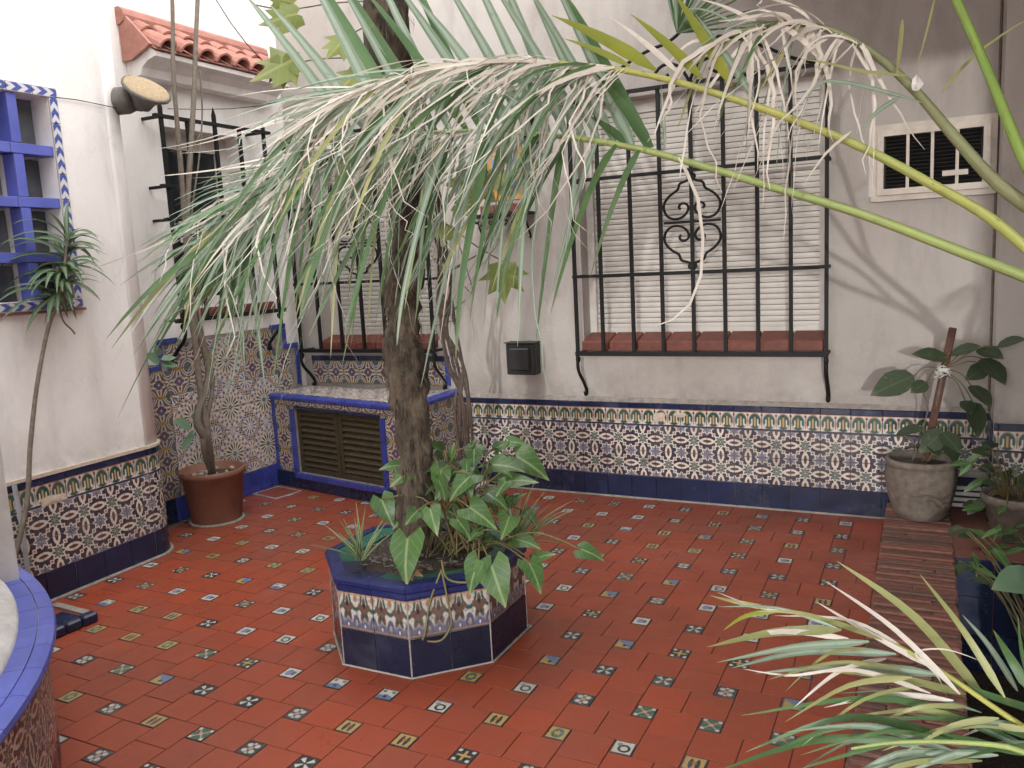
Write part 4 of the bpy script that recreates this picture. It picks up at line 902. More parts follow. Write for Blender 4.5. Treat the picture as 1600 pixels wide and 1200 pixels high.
# ================================================================== OCTAGONAL PLANTER
pl = thing('octagonal_planter', (PC.x, PC.y, 0), 'octagonal blue tiled planter with starred frieze round the tree trunk', 'planter')
AP = .3625; SD = 2*AP*math.tan(R(22.5))
def octp(r): return [(PC.x+r/math.cos(R(22.5))*math.cos(R(22.5+45*k)), PC.y+r/math.cos(R(22.5))*math.sin(R(22.5+45*k))) for k in range(8)]
p = part('core', 'grout', pl); o1, o2 = octp(AP-.007), octp(AP-.11)
p.add([(x, y, z) for ring, z in ((o1, 0), (o1, .333), (o2, .322), (o2, .15)) for x, y in ring], [(r_*8+i, r_*8+(i+1) % 8, (r_+1)*8+(i+1) % 8, (r_+1)*8+i) for r_ in range(3) for i in range(8)]); p.done()
for k in range(8):
    a = R(45*k); nn = Vector((math.cos(a), math.sin(a), 0)); uu = Vector((-nn.y, nn.x, 0)); o = Vector((PC.x, PC.y, 0))+nn*(AP-.008)-uu*(SD/2)
    for h in range(2):
        w = SD/2
        place('plinth_tile', tile_mesh(w, .142, .008, 'inky', .003), pl, fr(o+uu*(h*w), uu, (0, 0, 1), nn, .0006))
        place('frieze_tile', tile_mesh(w, .146, .008, 'planterf', .003), pl, fr(o+uu*(h*w)+Vector((0, 0, .1425)), uu, (0, 0, 1), nn, .0006))
        m = MB(); prof = [(AP-.03, .2895), (AP+.002, .2895), (AP+.006, .300), (AP+.001, .312), (AP+.012, .322), (AP+.013, .336), (AP+.004, .346), (AP-.035, .347)]
        P = []
        for e in (h-1+.006, h-.006):
            for r_, z in prof: P.append(Vector((PC.x, PC.y, z))+nn*r_+uu*(r_*math.tan(R(22.5))*e))
        q = len(prof); m.add(P, [(i, (i+1) % q, q+(i+1) % q, q+i) for i in range(q)]+[tuple(range(q)), tuple(range(2*q-1, q-1, -1))]); m.build('cap_tile', 'deepblue', pl)
        m = MB(); P = []
        for e in (h-1+.008, h-.008):
            for r_, z in ((AP-.036, .344), (AP-.105, .334), (AP-.105, .31), (AP-.036, .31)): P.append(Vector((PC.x, PC.y, z))+nn*r_+uu*(r_*math.tan(R(22.5))*e))
        m.add(P, [(0, 1, 5, 4), (1, 2, 6, 5), (2, 3, 7, 6), (3, 0, 4, 7), (0, 1, 2, 3), (7, 6, 5, 4)]); m.build('rim_tile', 'greenglaze' if (k+h) % 3 else 'navy', pl)
p = part('grout_line', 'grout', pl); q = octp(AP+.004); q.append(q[0])
for a, b in zip(q, q[1:]): p.tube([(*a, .001), (*b, .001)], .0045, 5)
for x, y in octp(AP-.001): p.tube([(x, y, 0), (x, y, .288)], .003, 5)
p.done()
m = MB(); N = 26; rs = random.Random(5); P = [(PC.x, PC.y, .335)]; fs = []
for i in range(1, 9):
    for k in range(N):
        a = 2*math.pi*k/N; r_ = .275*i/8; P.append((PC.x+r_*math.cos(a), PC.y+r_*math.sin(a), .318+.02*(1-i/8)+rs.uniform(-.008, .010)))
fs += [(0, 1+k, 1+(k+1) % N) for k in range(N)]+[(1+i*N+k, 1+(i+1)*N+k, 1+(i+1)*N+(k+1) % N, 1+i*N+(k+1) % N) for i in range(7) for k in range(N)]
m.add(P, fs); m.build('soil', 'soil', pl, True)
m = MB()
for k in range(260):
    a, r_ = rs.uniform(0, 6.28), .26*math.sqrt(rs.random()); c = Vector((PC.x+r_*math.cos(a), PC.y+r_*math.sin(a), .345+rs.uniform(-.004, .006)))
    m.box(c, (rs.uniform(.006, .026), rs.uniform(.003, .008), rs.uniform(.002, .006)), Matrix.Rotation(rs.uniform(0, 6.28), 3, 'Z') @ Matrix.Rotation(rs.uniform(-.4, .4), 3, 'X'))
o = m.build('litter', MT['vinestem'], pl); o['kind'] = 'stuff'

# ================================================================== ROUND LOW WALL, lower left
ZR = .44
CC, CR = Vector((-3.4836, -.1203, 0)), 1.975
rw = thing('bay_wall', (CC.x+CR*.7, CC.y+CR*.7, 0), 'curved low bay wall with bright blue glazed coping and patterned tiles', 'low wall')
p = part('core', 'plaster', rw, True); p.lathe([(CR-.30, 0), (CR-.30, ZR-.004), (CR-.045, ZR-.004), (CR-.045, 0), (CR-.30, 0)], CC, 60, R(-9), R(82)); p.done()
NT = max(8, round(2*math.pi*(CR-.04)/T))
def ringtile(nm, mt, prof, k, n, par, uvs=True):
    m = MB(); q = 4; P = []; U = []; a0, a1 = 2*math.pi*k/n+.0007, 2*math.pi*(k+1)/n-.0007
    for j in range(q+1):
        a = a0+(a1-a0)*j/q
        for i, (r_, z) in enumerate(prof): P.append(CC+Vector((r_*math.cos(a), r_*math.sin(a), z))); U.append((j/q, [0, 0, 1, 1][i] if len(prof) == 4 else i/len(prof)))
    L = len(prof); m.add(P, [(j*L+i, (j+1)*L+i, (j+1)*L+(i+1) % L, j*L+(i+1) % L) for j in range(q) for i in range(L)]+[tuple(range(L)), tuple(q*L+i for i in range(L-1, -1, -1))], U); return m.build(nm, mt, par)
r0 = CR-.044
for k in range(NT):
    a = 2*math.pi*(k+.5)/NT
    if not (R(-8) < math.atan2(math.sin(a), math.cos(a)) < R(80)): continue
    for (nm, mt, z0, z1) in (('plinth_tile', 'navy', 0, .095), ('patterned_tile', 'dado', .097, .25), ('patterned_tile', 'dado', .252, .405)): ringtile(nm, mt, [(r0-.004, z0), (r0+.008, z0), (r0+.008, z1), (r0-.004, z1)], k, NT, rw)
    ringtile('coping_tile', 'cobaltlt', [(CR-.045, ZR-.028), (CR-.006, ZR-.03), (CR, ZR-.018), (CR-.004, ZR-.004), (CR-.02, ZR+.003), (CR-.046, ZR+.004), (CR-.046, ZR-.003)], k, NT, rw)
    ringtile('coping_tile', 'cobaltlt', [(CR-.049, ZR-.003), (CR-.049, ZR+.004), (CR-.100, ZR+.004), (CR-.100, ZR-.003)], k, NT, rw)
p = part('plaster_fillet', 'plaster', rw, True); p.lathe([(CR-.098, ZR-.003), (CR-.098, ZR+.008), (CR-.105, ZR+.020), (CR-.16, ZR+.050), (CR-.20, ZR+.056), (CR-.29, ZR+.056), (CR-.29, ZR-.003), (CR-.101, ZR-.003)], CC, 60, R(-9), R(82)); p.done()
wf = thing('window_post', (0, 0, 0), 'white painted post of a glazed bay standing on the curved low wall', 'post')
wa = R(66)
def wp_(a, r_, z): return CC+Vector((r_*math.cos(a), r_*math.sin(a), z))
wq = at(9, 895, 2, ZR+.03); wa = math.atan2(wq.y-CC.y, wq.x-CC.x); wf.location = wq
RZ = Matrix.Rotation(wa, 3, 'Z'); cc_ = Vector((wq.x, wq.y, 0)); RP = (cc_-CC).length
p = part('post', 'white', wf, bevel=.004); p.box(cc_+Vector((0, 0, ZR+.0+1.1)), (.07, .055, 2.2), RZ); p.done()
cc2 = wp_(wa-.06, RP-.06, 0); p = part('inner_post', 'white', wf, bevel=.003); p.box(cc2+Vector((0, 0, ZR+.0+1.1)), (.035, .03, 2.2), RZ); p.done()
p = part('bottom_rail', 'pot', wf)
for k in range(6): p.box(wp_(wa-.03-.085*(k+.5), RP-.13, ZR+.075), (.03, .085*CR*.9, .04), Matrix.Rotation(wa-.03-.085*(k+.5), 3, 'Z'))
p.done()
p = part('pane', 'glass', wf)
for k in range(6): p.box(wp_(wa-.03-.085*(k+.5), RP-.15, ZR+1.15), (.006, .085*CR*.9, 2.1), Matrix.Rotation(wa-.03-.085*(k+.5), 3, 'Z'))
p.done()
# small kerbed gully
gu = thing('tiled_kerb', (-3.3, 2.15, 0), 'short dark blue tiled kerb round a gully by the curved low wall', 'kerb')
for k in range(3):
    p = part('kerb_tile', 'navy', gu, bevel=.008); a, b = at(95, 996, 2, 0), at(146, 974, 2, 0); d = (b-a).normalized(); c = a+(b-a)*((k-.5)/2)+Vector((-.02, .03, 0)); p.box(c+Vector((0, 0, .022)), ((b-a).length/2-.003, .05, .046), Matrix.Rotation(math.atan2(d.y, d.x), 3, 'Z')); p.done()
p = part('mortar_band', 'grout', gu); a, b = at(86, 947, 2, 0), at(143, 962, 2, 0); d = b-a; p.box((a+b)/2+Vector((0, 0, .004)), (d.length, .035, .016), Matrix.Rotation(math.atan2(d.y, d.x), 3, 'Z')); p.done()
p = part('basin', 'navy', gu); a, b = at(92, 968, 2, 0), at(128, 972, 2, 0); p.box((a+b)/2+Vector((-.04, 0, .002)), (.16, .09, .006)); p.done()
# drain covers
dr = thing('drain_cover', (-3.88, 4.1, 0), 'square tiled drain cover with metal rim in the corner by the bench', 'drain cover')
a = Vector((-3.87, 4.09, 0)); th = R(-11)
rm = Matrix.Rotation(th, 3, 'Z'); p = part('rim', 'steel', dr)
for (dx, dy, w, h) in ((0, -.10, .25, .010), (0, .10, .25, .010), (-.12, 0, .010, .19), (.12, 0, .010, .19)): p.box(a+rm @ Vector((dx, dy, .002)), (w, h, .006), rm)
p.done()
p = part('tile_insert', 'floor', dr); p.box(a+Vector((0, 0, .0015)), (.228, .188, .005), rm); p.done()
sb = thing('step_block', (-2.62, 4.55, 0), 'small blue edged step block at the end of the bench below the vine', 'step')
p = part('block', 'plaster', sb); p.bb((-2.70, 4.46, 0), (-2.55, 4.635, .03)); p.done()
p = part('edge_tile', 'cobalt', sb, bevel=.004); p.bb((-2.70, 4.435, 0), (-2.55, 4.458, .036)); p.done()

# ================================================================== PLANTS
def catmull(P, n):
    out = []; N = len(P)
    for i in range(N-1):
        p0, p1, p2, p3 = P[max(i-1, 0)], P[i], P[i+1], P[min(i+2, N-1)]
        for k in range(n):
            t = k/n; out.append(tuple(.5*((2*b)+(-a+c)*t+(2*a-5*b+4*c-d)*t*t+(-a+3*b-3*c+d)*t**3) for a, b, c, d in zip(p0, p1, p2, p3)))
    return out+[tuple(P[-1])]
def ribbon(m, pts, w, hint, shape='palm', fold=.18, twist=0):
    pts = [Vector(p) for p in pts]; N = len(pts); P = []; U = []
    for i, p in enumerate(pts):
        t = (pts[min(i+1, N-1)]-pts[max(i-1, 0)]).normalized(); f = i/(N-1)
        h = Matrix.Rotation(twist*f, 3, t) @ Vector(hint); s = t.cross(h)
        if s.length < 1e-4: s = t.cross(Vector((1, 0, .3)))
        s.normalize(); nn = s.cross(t)
        ww = w*({'palm': min(1, .35+f*5)*max(.04, (1-f)**.55), 'strap': min(1, .2+f*4)*max(.03, (1-f**2.2)), 'curl': min(1, .4+4*f)*max(.1, (1-f)**.5)}[shape])/2
        P += [p-s*ww+nn*fold*ww, p, p+s*ww+nn*fold*ww]; U += [(0, f), (.5, f), (1, f)]
    m.add(P, [(i*3+a, i*3+a+1, i*3+a+4, i*3+a+3) for i in range(N-1) for a in (0, 1)], U); return m
VIEW = c2w(Vector((0, 0, 1))); TOCAM = -VIEW
def hint(r, spread=.8): return (TOCAM+Vector((r.uniform(-spread, spread), r.uniform(-spread, spread), r.uniform(-spread*.5, spread)))).normalized()
def pxcurve(b, d, L, droop, D0, D1, n=7, curl=0, r=None):
    """leaflet in picture directions, given real depth: start, direction (unit px), length px, droop px"""
    out = []
    for k in range(n+1):
        t = k/n; x = b[0]+d[0]*L*t; y = b[1]+d[1]*L*t+droop*t*t
        if curl: x += curl*math.sin(t*4.5)*t*(r.uniform(.7, 1.3)); y += abs(curl)*.4*(1-math.cos(t*4))*t
        out.append(dep(x, y, D0+(D1-D0)*t))
    return out

# ---- main palm, growing in the sunken bed right of the picture
pc = dep(1800, 560, 2.25)
palm = thing('palm_tree', (pc.x, pc.y, -.42), 'palm with long arching green and withered fronds reaching over the yard', 'palm')
p = part('trunk', 'bark', palm, True); p.tube(catmull([(pc.x+.06, pc.y+.05, -.44), (pc.x+.05, pc.y, .1), (pc.x+.03, pc.y, .6), (pc.x, pc.y, pc.z+.02)], 8), [.16-.002*k-(.006*max(0, k-14)) for k in range(25)], 16, rough=.25); p.done()
def rachis(pts, r0, r1, mat):
    P = catmull([(*pc_px, 2.25)]+pts, 5) if False else catmull(pts, 5)
    W_ = [dep(x, y, D) for x, y, D in P]; n = len(W_); m = MB(); W0 = [pc+Vector((0, 0, -.05)), pc.lerp(W_[0], .6)]+W_
    rr = [r0*1.3, r0*1.15]+[r0+(r1-r0)*(i/(n-1))**.8 for i in range(n)]
    m.tube(W0, rr, 10, flat=.75); o = m.build('frond', mat, palm, True); return o, P
def along(P, x):                                                    # px point on a rachis by x
    for a, b in zip(P, P[1:]):
        if (a[0]-x)*(b[0]-x) <= 0 and a[0] != b[0]:
            f = (x-a[0])/(b[0]-a[0]); return tuple(u_+(v_-u_)*f for u_, v_ in zip(a, b))
    return P[-1]
def leaflet(par, pts, wpx, D, mat, h, shape='palm', tw=0, fold=.18, name='leaflet'):
    m = MB(); ribbon(m, pts, wpx*D/F, h, shape, fold, tw); return newobj(name, m.mesh(name, LF[mat], True), par)
rp = random.Random(11)
R2 = [(1640, 447, 2.15), (1500, 393, 2.2), (1350, 336, 2.28), (1200, 290, 2.36), (1100, 260, 2.42), (1000, 233, 2.48), (900, 216, 2.54), (800, 207, 2.6), (700, 206, 2.66), (600, 216, 2.72), (520, 238, 2.78), (440, 280, 2.84), (370, 345, 2.9), (335, 410, 2.92)]
f2, P2 = rachis(R2, .0205, .003, 'petg')
x = 1015
while x > 545:                                                      # upper leaflets, broad and pale
    bx_, by_, D = along(P2, x); L = rp.uniform(290, 370); a = R(rp.uniform(110, 120)+(1000-x)*.012)
    leaflet(f2, pxcurve((bx_, by_), (math.cos(a), -math.sin(a)), L, rp.uniform(5, 40), D+.01, D+rp.uniform(.0, .18)), rp.uniform(19, 25), D, rp.choice(['pale', 'pale', 'pale', 'pale', 'fresh']), hint(rp, .25)); x -= rp.uniform(20, 30)
x = 1000
while x > 350:                                                      # lower leaflets, hanging
    bx_, by_, D = along(P2, x); L = rp.uniform(170, 310)*(1 if x < 820 else .75); a = R(rp.uniform(226, 266)-(26 if x < 470 else 0))
    mt = rp.choices(['fresh', 'pale', 'olive', 'dry'], [5, 4, 1, 1])[0]
    leaflet(f2, pxcurve((bx_, by_), (math.cos(a), -math.sin(a)), L, rp.uniform(50, 150), D-.01, D+rp.uniform(-.22, .18)), rp.uniform(8, 14) if mt != 'dry' else 6, D, mt, hint(rp, .7), tw=rp.uniform(-.6, .6)); x -= rp.uniform(9, 15) if x < 900 else rp.uniform(28, 45)
for k in range(46):                                                 # far end: fine leaflets streaming left and down
    xx = rp.uniform(340, 560); bx_, by_, D = along(P2, xx); a = R(rp.uniform(172, 215)); L = rp.uniform(110, 215)
    leaflet(f2, pxcurve((bx_, by_+rp.uniform(-4, 18)), (math.cos(a), -math.sin(a)), L, rp.uniform(25, 130), D, D+rp.uniform(-.2, .25)), rp.uniform(5, 9), D, rp.choices(['pale', 'fresh', 'dry'], [5, 4, 1])[0], hint(rp, .8), tw=rp.uniform(-.8, .8))
for k in range(22):                                                 # dense hanging tip
    a = R(rp.uniform(215, 285)); L = rp.uniform(90, 170); bx_, by_ = rp.uniform(318, 400), rp.uniform(330, 420)
    leaflet(f2, pxcurve((bx_, by_), (math.cos(a), -math.sin(a)), L, rp.uniform(0, 50), 2.9, 2.9+rp.uniform(-.15, .2)), rp.uniform(8, 13), 2.9, rp.choices(['fresh', 'olive', 'pale'], [6, 2, 2])[0], hint(rp, .8), tw=rp.uniform(-.5, .5))
R1 = [(1650, 430, 2.05), (1550, 343, 2.1), (1450, 285, 2.14), (1350, 232, 2.18), (1250, 191, 2.22), (1150, 156, 2.26), (1050, 126, 2.3), (960, 108, 2.34), (880, 100, 2.38), (800, 98, 2.42), (700, 108, 2.48), (600, 135, 2.54), (530, 163, 2.58), (480, 192, 2.6)]
f1, P1 = rachis(R1, .0195, .004, 'pety')
for (bx_, by_, tx, ty, w, mt) in ((1143, 135, 1050, -15, 21, 'yellow'), (1098, 124, 985, 22, 19, 'yellow'), (1025, 110, 862, 24, 24, 'yellow'), (1062, 116, 952, 26, 11, 'dry'), (985, 104, 880, 60, 12, 'yellow'), (1180, 160, 1085, 20, 15, 'pale')):
    D = along(P1, bx_)[2]; d = (tx-bx_, ty-by_); L = math.hypot(*d); leaflet(f1, pxcurve((bx_, by_), (d[0]/L, d[1]/L-.12), L, .12*L, D, D+.06), w, D, mt, hint(rp, .2), 'strap')
for (bx_, by_, tx, ty, w, mt) in ((1020, 230, 935, 112, 19, 'fresh'), (978, 224, 925, 182, 16, 'fresh'), (1040, 236, 1038, 130, 6, 'pale')):
    D = along(P2, bx_)[2]; d = (tx-bx_, ty-by_); L = math.hypot(*d); leaflet(f2, pxcurve((bx_, by_), (d[0]/L-.05, d[1]/L-.15), L, .15*L, D, D-.05), w, D, mt, hint(rp, .2), 'strap')
x = 940
while x > 480:
    bx_, by_, D = along(P1, x); L = rp.uniform(130, 260); a = R(rp.uniform(200, 250)); mt = rp.choices(['fresh', 'pale', 'dry', 'olive'], [4, 6, 3, 1])[0]
    leaflet(f1, pxcurve((bx_, by_), (math.cos(a), -math.sin(a)), L, rp.uniform(40, 150), D, D+rp.uniform(-.2, .15)), rp.uniform(7, 13) if mt != 'dry' else 5, D, mt, hint(rp, .7), tw=rp.uniform(-.7, .7)); x -= rp.uniform(8, 14)
for k in range(26):                                                 # leaflets lying along the far half of the frond
    xx = rp.uniform(520, 960); bx_, by_, D = along(P1, xx); a = R(rp.uniform(172, 200)); L = rp.uniform(140, 260); mt = rp.choices(['dry', 'pale', 'fresh'], [6, 4, 2])[0]
    leaflet(f1, pxcurve((bx_, by_-3), (math.cos(a), -math.sin(a)), L, rp.uniform(30, 110), D-.02, D+rp.uniform(-.12, .1)), rp.uniform(5, 9), D, mt, hint(rp, .6), tw=rp.uniform(-.8, .8))
def curls(par, P, xr, n, amp, name='dry_strips', mats='dry', w=(3.5, 7), Lr=(90, 220), ar=(150, 250)):
    m = MB()
    for k in range(n):
        xx = rp.uniform(*xr); bx_, by_, D = along(P, xx); a = R(rp.uniform(*ar)); L = rp.uniform(*Lr)
        ribbon(m, pxcurve((bx_, by_+rp.uniform(-6, 6)), (math.cos(a), -math.sin(a)), L, rp.uniform(30, 170), D-.02, D+rp.uniform(-.2, .12), 12, rp.uniform(-amp, amp), rp), rp.uniform(*w)*D/F, hint(rp, .9), 'curl', .3, rp.uniform(-3, 3))
    o = newobj(name, m.mesh(name, LF[mats], True), par); o['kind'] = 'stuff'
curls(f1, P1, (470, 980), 100, 80, w=(2.5, 5.5)); curls(f2, P2, (380, 800), 60, 70, w=(2.5, 5)); curls(f2, P2, (380, 900), 85, 35, 'hanging_strips', 'pale', (2, 5), (120, 280), (195, 262)); curls(f1, P1, (500, 960), 40, 40, 'grey_strips', 'pale', (2, 4.5), (100, 230), (170, 255)); curls(f2, P2, (380, 620), 30, 30, 'fine_strips', 'pale', (2.5, 5))
leaflet(f1, pxcurve((1060, 246), (.55, .8), 10, 0, 2.38, 2.38)[:1]+[dep(*q) for q in ((1072, 268, 2.38), (1090, 310, 2.36), (1098, 370, 2.34), (1095, 430, 2.33), (1078, 475, 2.33), (1050, 500, 2.32), (1022, 510, 2.32))], 7, 2.35, 'dry', hint(rp, .2), 'curl')
for q, w in ((((762, 215), (740, 330), (720, 450), (712, 560)), 15), (((868, 205), (830, 300), (795, 400), (775, 500)), 11), (((700, 210), (660, 330), (630, 460), (620, 540)), 12), (((640, 220), (590, 340), (560, 440), (538, 515)), 11), (((560, 225), (510, 360), (480, 450), (468, 500)), 13), (((905, 218), (895, 300), (885, 380), (878, 430)), 8)):
    leaflet(f2, catmull([tuple(dep(x_, y_, 2.55-.0002*y_)) for x_, y_ in q], 4), w, 2.5, rp.choice(['pale', 'fresh']), hint(rp, .3))
R3 = [(1640, 345, 2.0), (1560, 288, 2.05), (1490, 212, 2.1), (1430, 142, 2.15), (1370, 88, 2.2), (1300, 48, 2.24), (1220, 36, 2.28), (1140, 56, 2.3), (1075, 95, 2.3)]
f3, P3 = rachis(R3, .023, .005, 'peto')
curls(f3, P3, (1120, 1350), 40, 40, ar=(120, 330), Lr=(60, 190), w=(4, 9))
for k in range(22):
    xx = rp.uniform(1080, 1330); bx_, by_, D = along(P3, xx); a = R(rp.uniform(130, 265)); L = rp.uniform(70, 160)
    leaflet(f3, pxcurve((bx_, by_), (math.cos(a), -math.sin(a)), L, rp.uniform(10, 100), D, D+rp.uniform(-.1, .15)), rp.uniform(5, 10), D, rp.choices(['dry', 'pale', 'olive', 'fresh'], [6, 2, 2, 2])[0], hint(rp, .7), tw=rp.uniform(-1, 1))
for k in range(20):                                                 # fan of thin green leaflets behind
    a = R(8+k*5.2+rp.uniform(-3, 3)); leaflet(f3, pxcurve((1058, 52), (math.cos(a), -math.sin(a)), rp.uniform(90, 190), 12, 2.45, 2.62), rp.uniform(4, 6), 2.5, rp.choice(['fresh', 'pale']), hint(rp, .3))
for q, w, mt in ((((1420, 118), (1350, 112), (1290, 98), (1250, 92)), 6, 'olive'), (((1440, 160), (1370, 140), (1300, 126), (1270, 140), (1255, 172)), 7, 'pale'), (((1405, 152), (1370, 175), (1345, 205)), 8, 'pale'), (((1330, 205), (1290, 240), (1255, 290)), 5, 'dry'), (((1410, 30), (1405, 80), (1400, 120)), 9, 'olive'), (((1462, -10), (1445, 60), (1428, 120)), 4, 'olive'), (((1470, 145), (1530, 80), (1620, 20)), 6, 'olive')):
    leaflet(f3, catmull([tuple(dep(x_, y_, 2.12)) for x_, y_ in q], 3), w, 2.12, mt, hint(rp, .3), 'strap')
m = MB(); rq = random.Random(2); c0 = dep(1431, 132, 2.11)
ring = [c0+TOCAM*rq.uniform(-.004, .006)+cx*(.014*math.cos(k*.785)*rq.uniform(.5, 1.3))+cy*(.024*math.sin(k*.785)*rq.uniform(.7, 1.2)) for k in range(8)]
m.add([c0+TOCAM*.004]+ring, [(0, 1+k, 1+(k+1) % 8) for k in range(8)]); m.build('torn_paper', 'white', f3)
R4 = [(1640, 320, 1.9), (1600, 250, 1.92), (1565, 165, 1.95), (1530, 80, 2.0), (1485, -20, 2.05), (1440, -120, 2.1)]
f4, P4 = rachis(R4, .0165, .011, 'petb')
for k in range(26):
    t_ = k/25; q = P4[int(14+t_*(len(P4)-15))]; a = R(rp.uniform(60, 170)); leaflet(f4, pxcurve((q[0], q[1]-40*t_), (math.cos(a), -math.sin(a)), rp.uniform(150, 260), 60, q[2], q[2]+rp.uniform(-.1, .3)), 11, 2.1, 'fresh', hint(rp, .5)) if q[1] < -40 else None

re_ = random.Random(77)
for k in range(6):                                                  # the palm's other fronds, over the bed and the side wall
    az = R(-70+k*26); d0 = Vector((math.cos(az)*.75, math.sin(az)*.75, .9)).normalized(); P_ = [pc+Vector((0, 0, -.05))]; d = d0
    for i in range(14): P_.append(P_[-1]+d*.085); d = (d+Vector((0, 0, -.10))).normalized()
    m = MB(); m.tube(P_, [.018-.001*i for i in range(15)], 7); fo = m.build('frond', 'petg', palm, True); m = MB()
    for i in range(4, 15):
        t_ = (P_[i]-P_[i-1]).normalized(); sd_ = t_.cross(Vector((0, 0, 1))).normalized()
        for sg in (-1, 1):
            for o_ in (0, .5):
                b = P_[i].lerp(P_[i-1], o_); e = (sd_*sg+t_*.7).normalized(); L = re_.uniform(.22, .36); ribbon(m, [b, b+e*L*.35, b+e*L*.7+Vector((0, 0, -.05)), b+e*L+Vector((0, 0, -.14))], .026, Vector((0, 0, 1)), 'palm')
    o = newobj('leaflets', m.mesh('leaflets', LF['fresh'], True), fo); o['kind'] = 'stuff'
# ---- tree in the planter
tree = thing('tree', (PC.x-.03, PC.y, .33), 'dark shaggy leaning tree trunk rising from the octagonal planter', 'tree')
TK = [(649, 862, 66), (648, 840, 60), (645, 800, 58), (646, 760, 55), (652, 715, 52), (645, 670, 54), (638, 630, 58), (637, 600, 64), (634, 575, 64), (629, 545, 58), (629, 510, 54), (628, 470, 56), (632, 420, 60), (640, 350, 60), (632, 280, 58), (622, 200, 62), (612, 120, 66), (606, 40, 68), (600, -60, 70), (597, -200, 66), (596, -330, 60)]
TP = catmull([(*at(x_, y_, 1, 2.65), w_/2*3.2/F) for x_, y_, w_ in TK], 4)
p = part('trunk', 'bark', tree, True); p.tube([q[:3] for q in TP], [q[3]*.97 for q in TP], 32, rough=.34, seed=3); trk = p.done()
m = MB(); rt = random.Random(9)
for k in range(1500):
    q = TP[rt.randrange(1, len(TP)-1)]; a = rt.uniform(0, 6.28); d = Vector((math.cos(a), math.sin(a), 0)); b = Vector(q[:3])+d*q[3]*.93+Vector((0, 0, rt.uniform(-.03, .03))); L = rt.uniform(.02, .075)
    ribbon(m, [b, b+d*L*.22+Vector((rt.uniform(-.01, .01), 0, -L*.5)), b+d*L*.3+Vector((rt.uniform(-.015, .015), rt.uniform(-.01, .01), -L))], rt.uniform(.003, .009), d, 'curl', 0)
o = newobj('bark_fibre', m.mesh('bark_fibre', 'bark'), tree); o['kind'] = 'stuff'
top = Vector(TP[-1][:3]); limbs = []
for k in range(5):
    a = k*1.26+.4; e = top+Vector((.55*math.cos(a), .55*math.sin(a), .55)); p = part('limb', 'bark', tree, True); p.tube(catmull([tuple(top-Vector((0, 0, .15))), tuple(top.lerp(e, .5)+Vector((0, 0, .06))), tuple(e)], 4), [.06-.004*i for i in range(9)], 8, rough=.2); p.done(); limbs.append(e)
m = MB()
for k in range(140):
    e = rt.choice(limbs); b = e+Vector((rt.gauss(0, .25), rt.gauss(0, .25), rt.gauss(.05, .16))); d = Vector((rt.uniform(-1, 1), rt.uniform(-1, 1), rt.uniform(-.6, .5))).normalized()
    ribbon(m, [b, b+d*.07, b+d*.14+Vector((0, 0, -.02))], .06, Vector((rt.uniform(-.4, .4), rt.uniform(-.4, .4), 1)), 'strap')
o = newobj('crown', m.mesh('crown', LF['vine']), tree); o['kind'] = 'stuff'

# ---- leaf meshes
def arrow_mesh(seed, lob=1.):
    r = random.Random(seed); m = MB(); half = [(.22*lob, -.28), (.40, -.06), (.37, .22), (.22, .60)]
    P = [(0, 0, 0), (0, .22, -.01), (0, .6, -.05), (0, 1, -.24)]
    for sx in (-1, 1): P += [(sx*x_, y_, .24*x_+r.uniform(-.06, .06)-(.14 if y_ < 0 else .05*y_*3)) for x_, y_ in half]
    fs = []
    for s_, o_ in ((-1, 4), (1, 8)): fs += [(0, o_, o_+1), (0, o_+1, o_+2, 1), (1, o_+2, o_+3, 2), (2, o_+3, 3)]
    m.add(P, fs, [(.5+x_, .3+y_*.7) for x_, y_, z_ in P]); return m
def subd(m, name, mat):
    me = m.mesh(name, mat, True); bm = bmesh.new(); bm.from_mesh(me); bmesh.ops.recalc_face_normals(bm, faces=bm.faces[:]); bmesh.ops.subdivide_edges(bm, edges=bm.edges[:], cuts=1, use_grid_fill=True, smooth=.35); bm.to_mesh(me); bm.free(); me.shade_smooth(); return me
ARW = [subd(arrow_mesh(s_, l_), 'leaf', LF['arrow']) for s_, l_ in ((1, 1), (2, 1.15), (3, .8))]
def oval_mesh(wd, mat, heart=0, droop=.12):
    m = MB(); P = []; U = []; ts = [0, .12, .3, .5, .7, .87, 1]; ws = [.03, .55+heart*.3, .95, 1, .72, .34, .0]
    for t_, w_ in zip(ts, ws):
        for sx in (-1, 0, 1): P.append((sx*w_*wd/2, t_-(heart*.12 if t_ == .12 and sx else 0), -droop*t_*t_+abs(sx)*.10*w_*wd)); U.append((.5+sx*.5*max(w_, .05), t_))
    m.add(P, [(i*3+a, i*3+a+1, i*3+a+4, i*3+a+3) for i in range(6) for a in (0, 1)], U); return m.mesh('leaf', mat, True)
def lobed_mesh(seed):
    r = random.Random(seed); m = MB(); P = [(0, .35, .02)]; tips = [(-.12, -.02), (-.34, .02), (-.30, .16), (-.58, .34), (-.36, .42), (-.42, .74), (-.16, .64), (0, 1.02), (.16, .64), (.42, .74), (.36, .42), (.58, .34), (.30, .16), (.34, .02), (.12, -.02), (0, .06)]
    P += [(x_*r.uniform(.85, 1.1), y_+r.uniform(-.04, .04), r.uniform(-.06, .06)-.12*abs(x_)) for x_, y_ in tips]; n = len(tips)
    m.add(P, [(0, 1+k, 1+(k+1) % n) for k in range(n)], [(.5+x_*.8, y_) for x_, y_, z_ in P]); return m.mesh('leaf', LF['vine'], True)
OV = oval_mesh(.55, LF['ovate'], .3); OVD = oval_mesh(.6, LF['dark'], .4); OVS = oval_mesh(.5, LF['sprig']); OVB = oval_mesh(.42, LF['arrow']); LOB = [lobed_mesh(s_) for s_ in (1, 2, 3)]
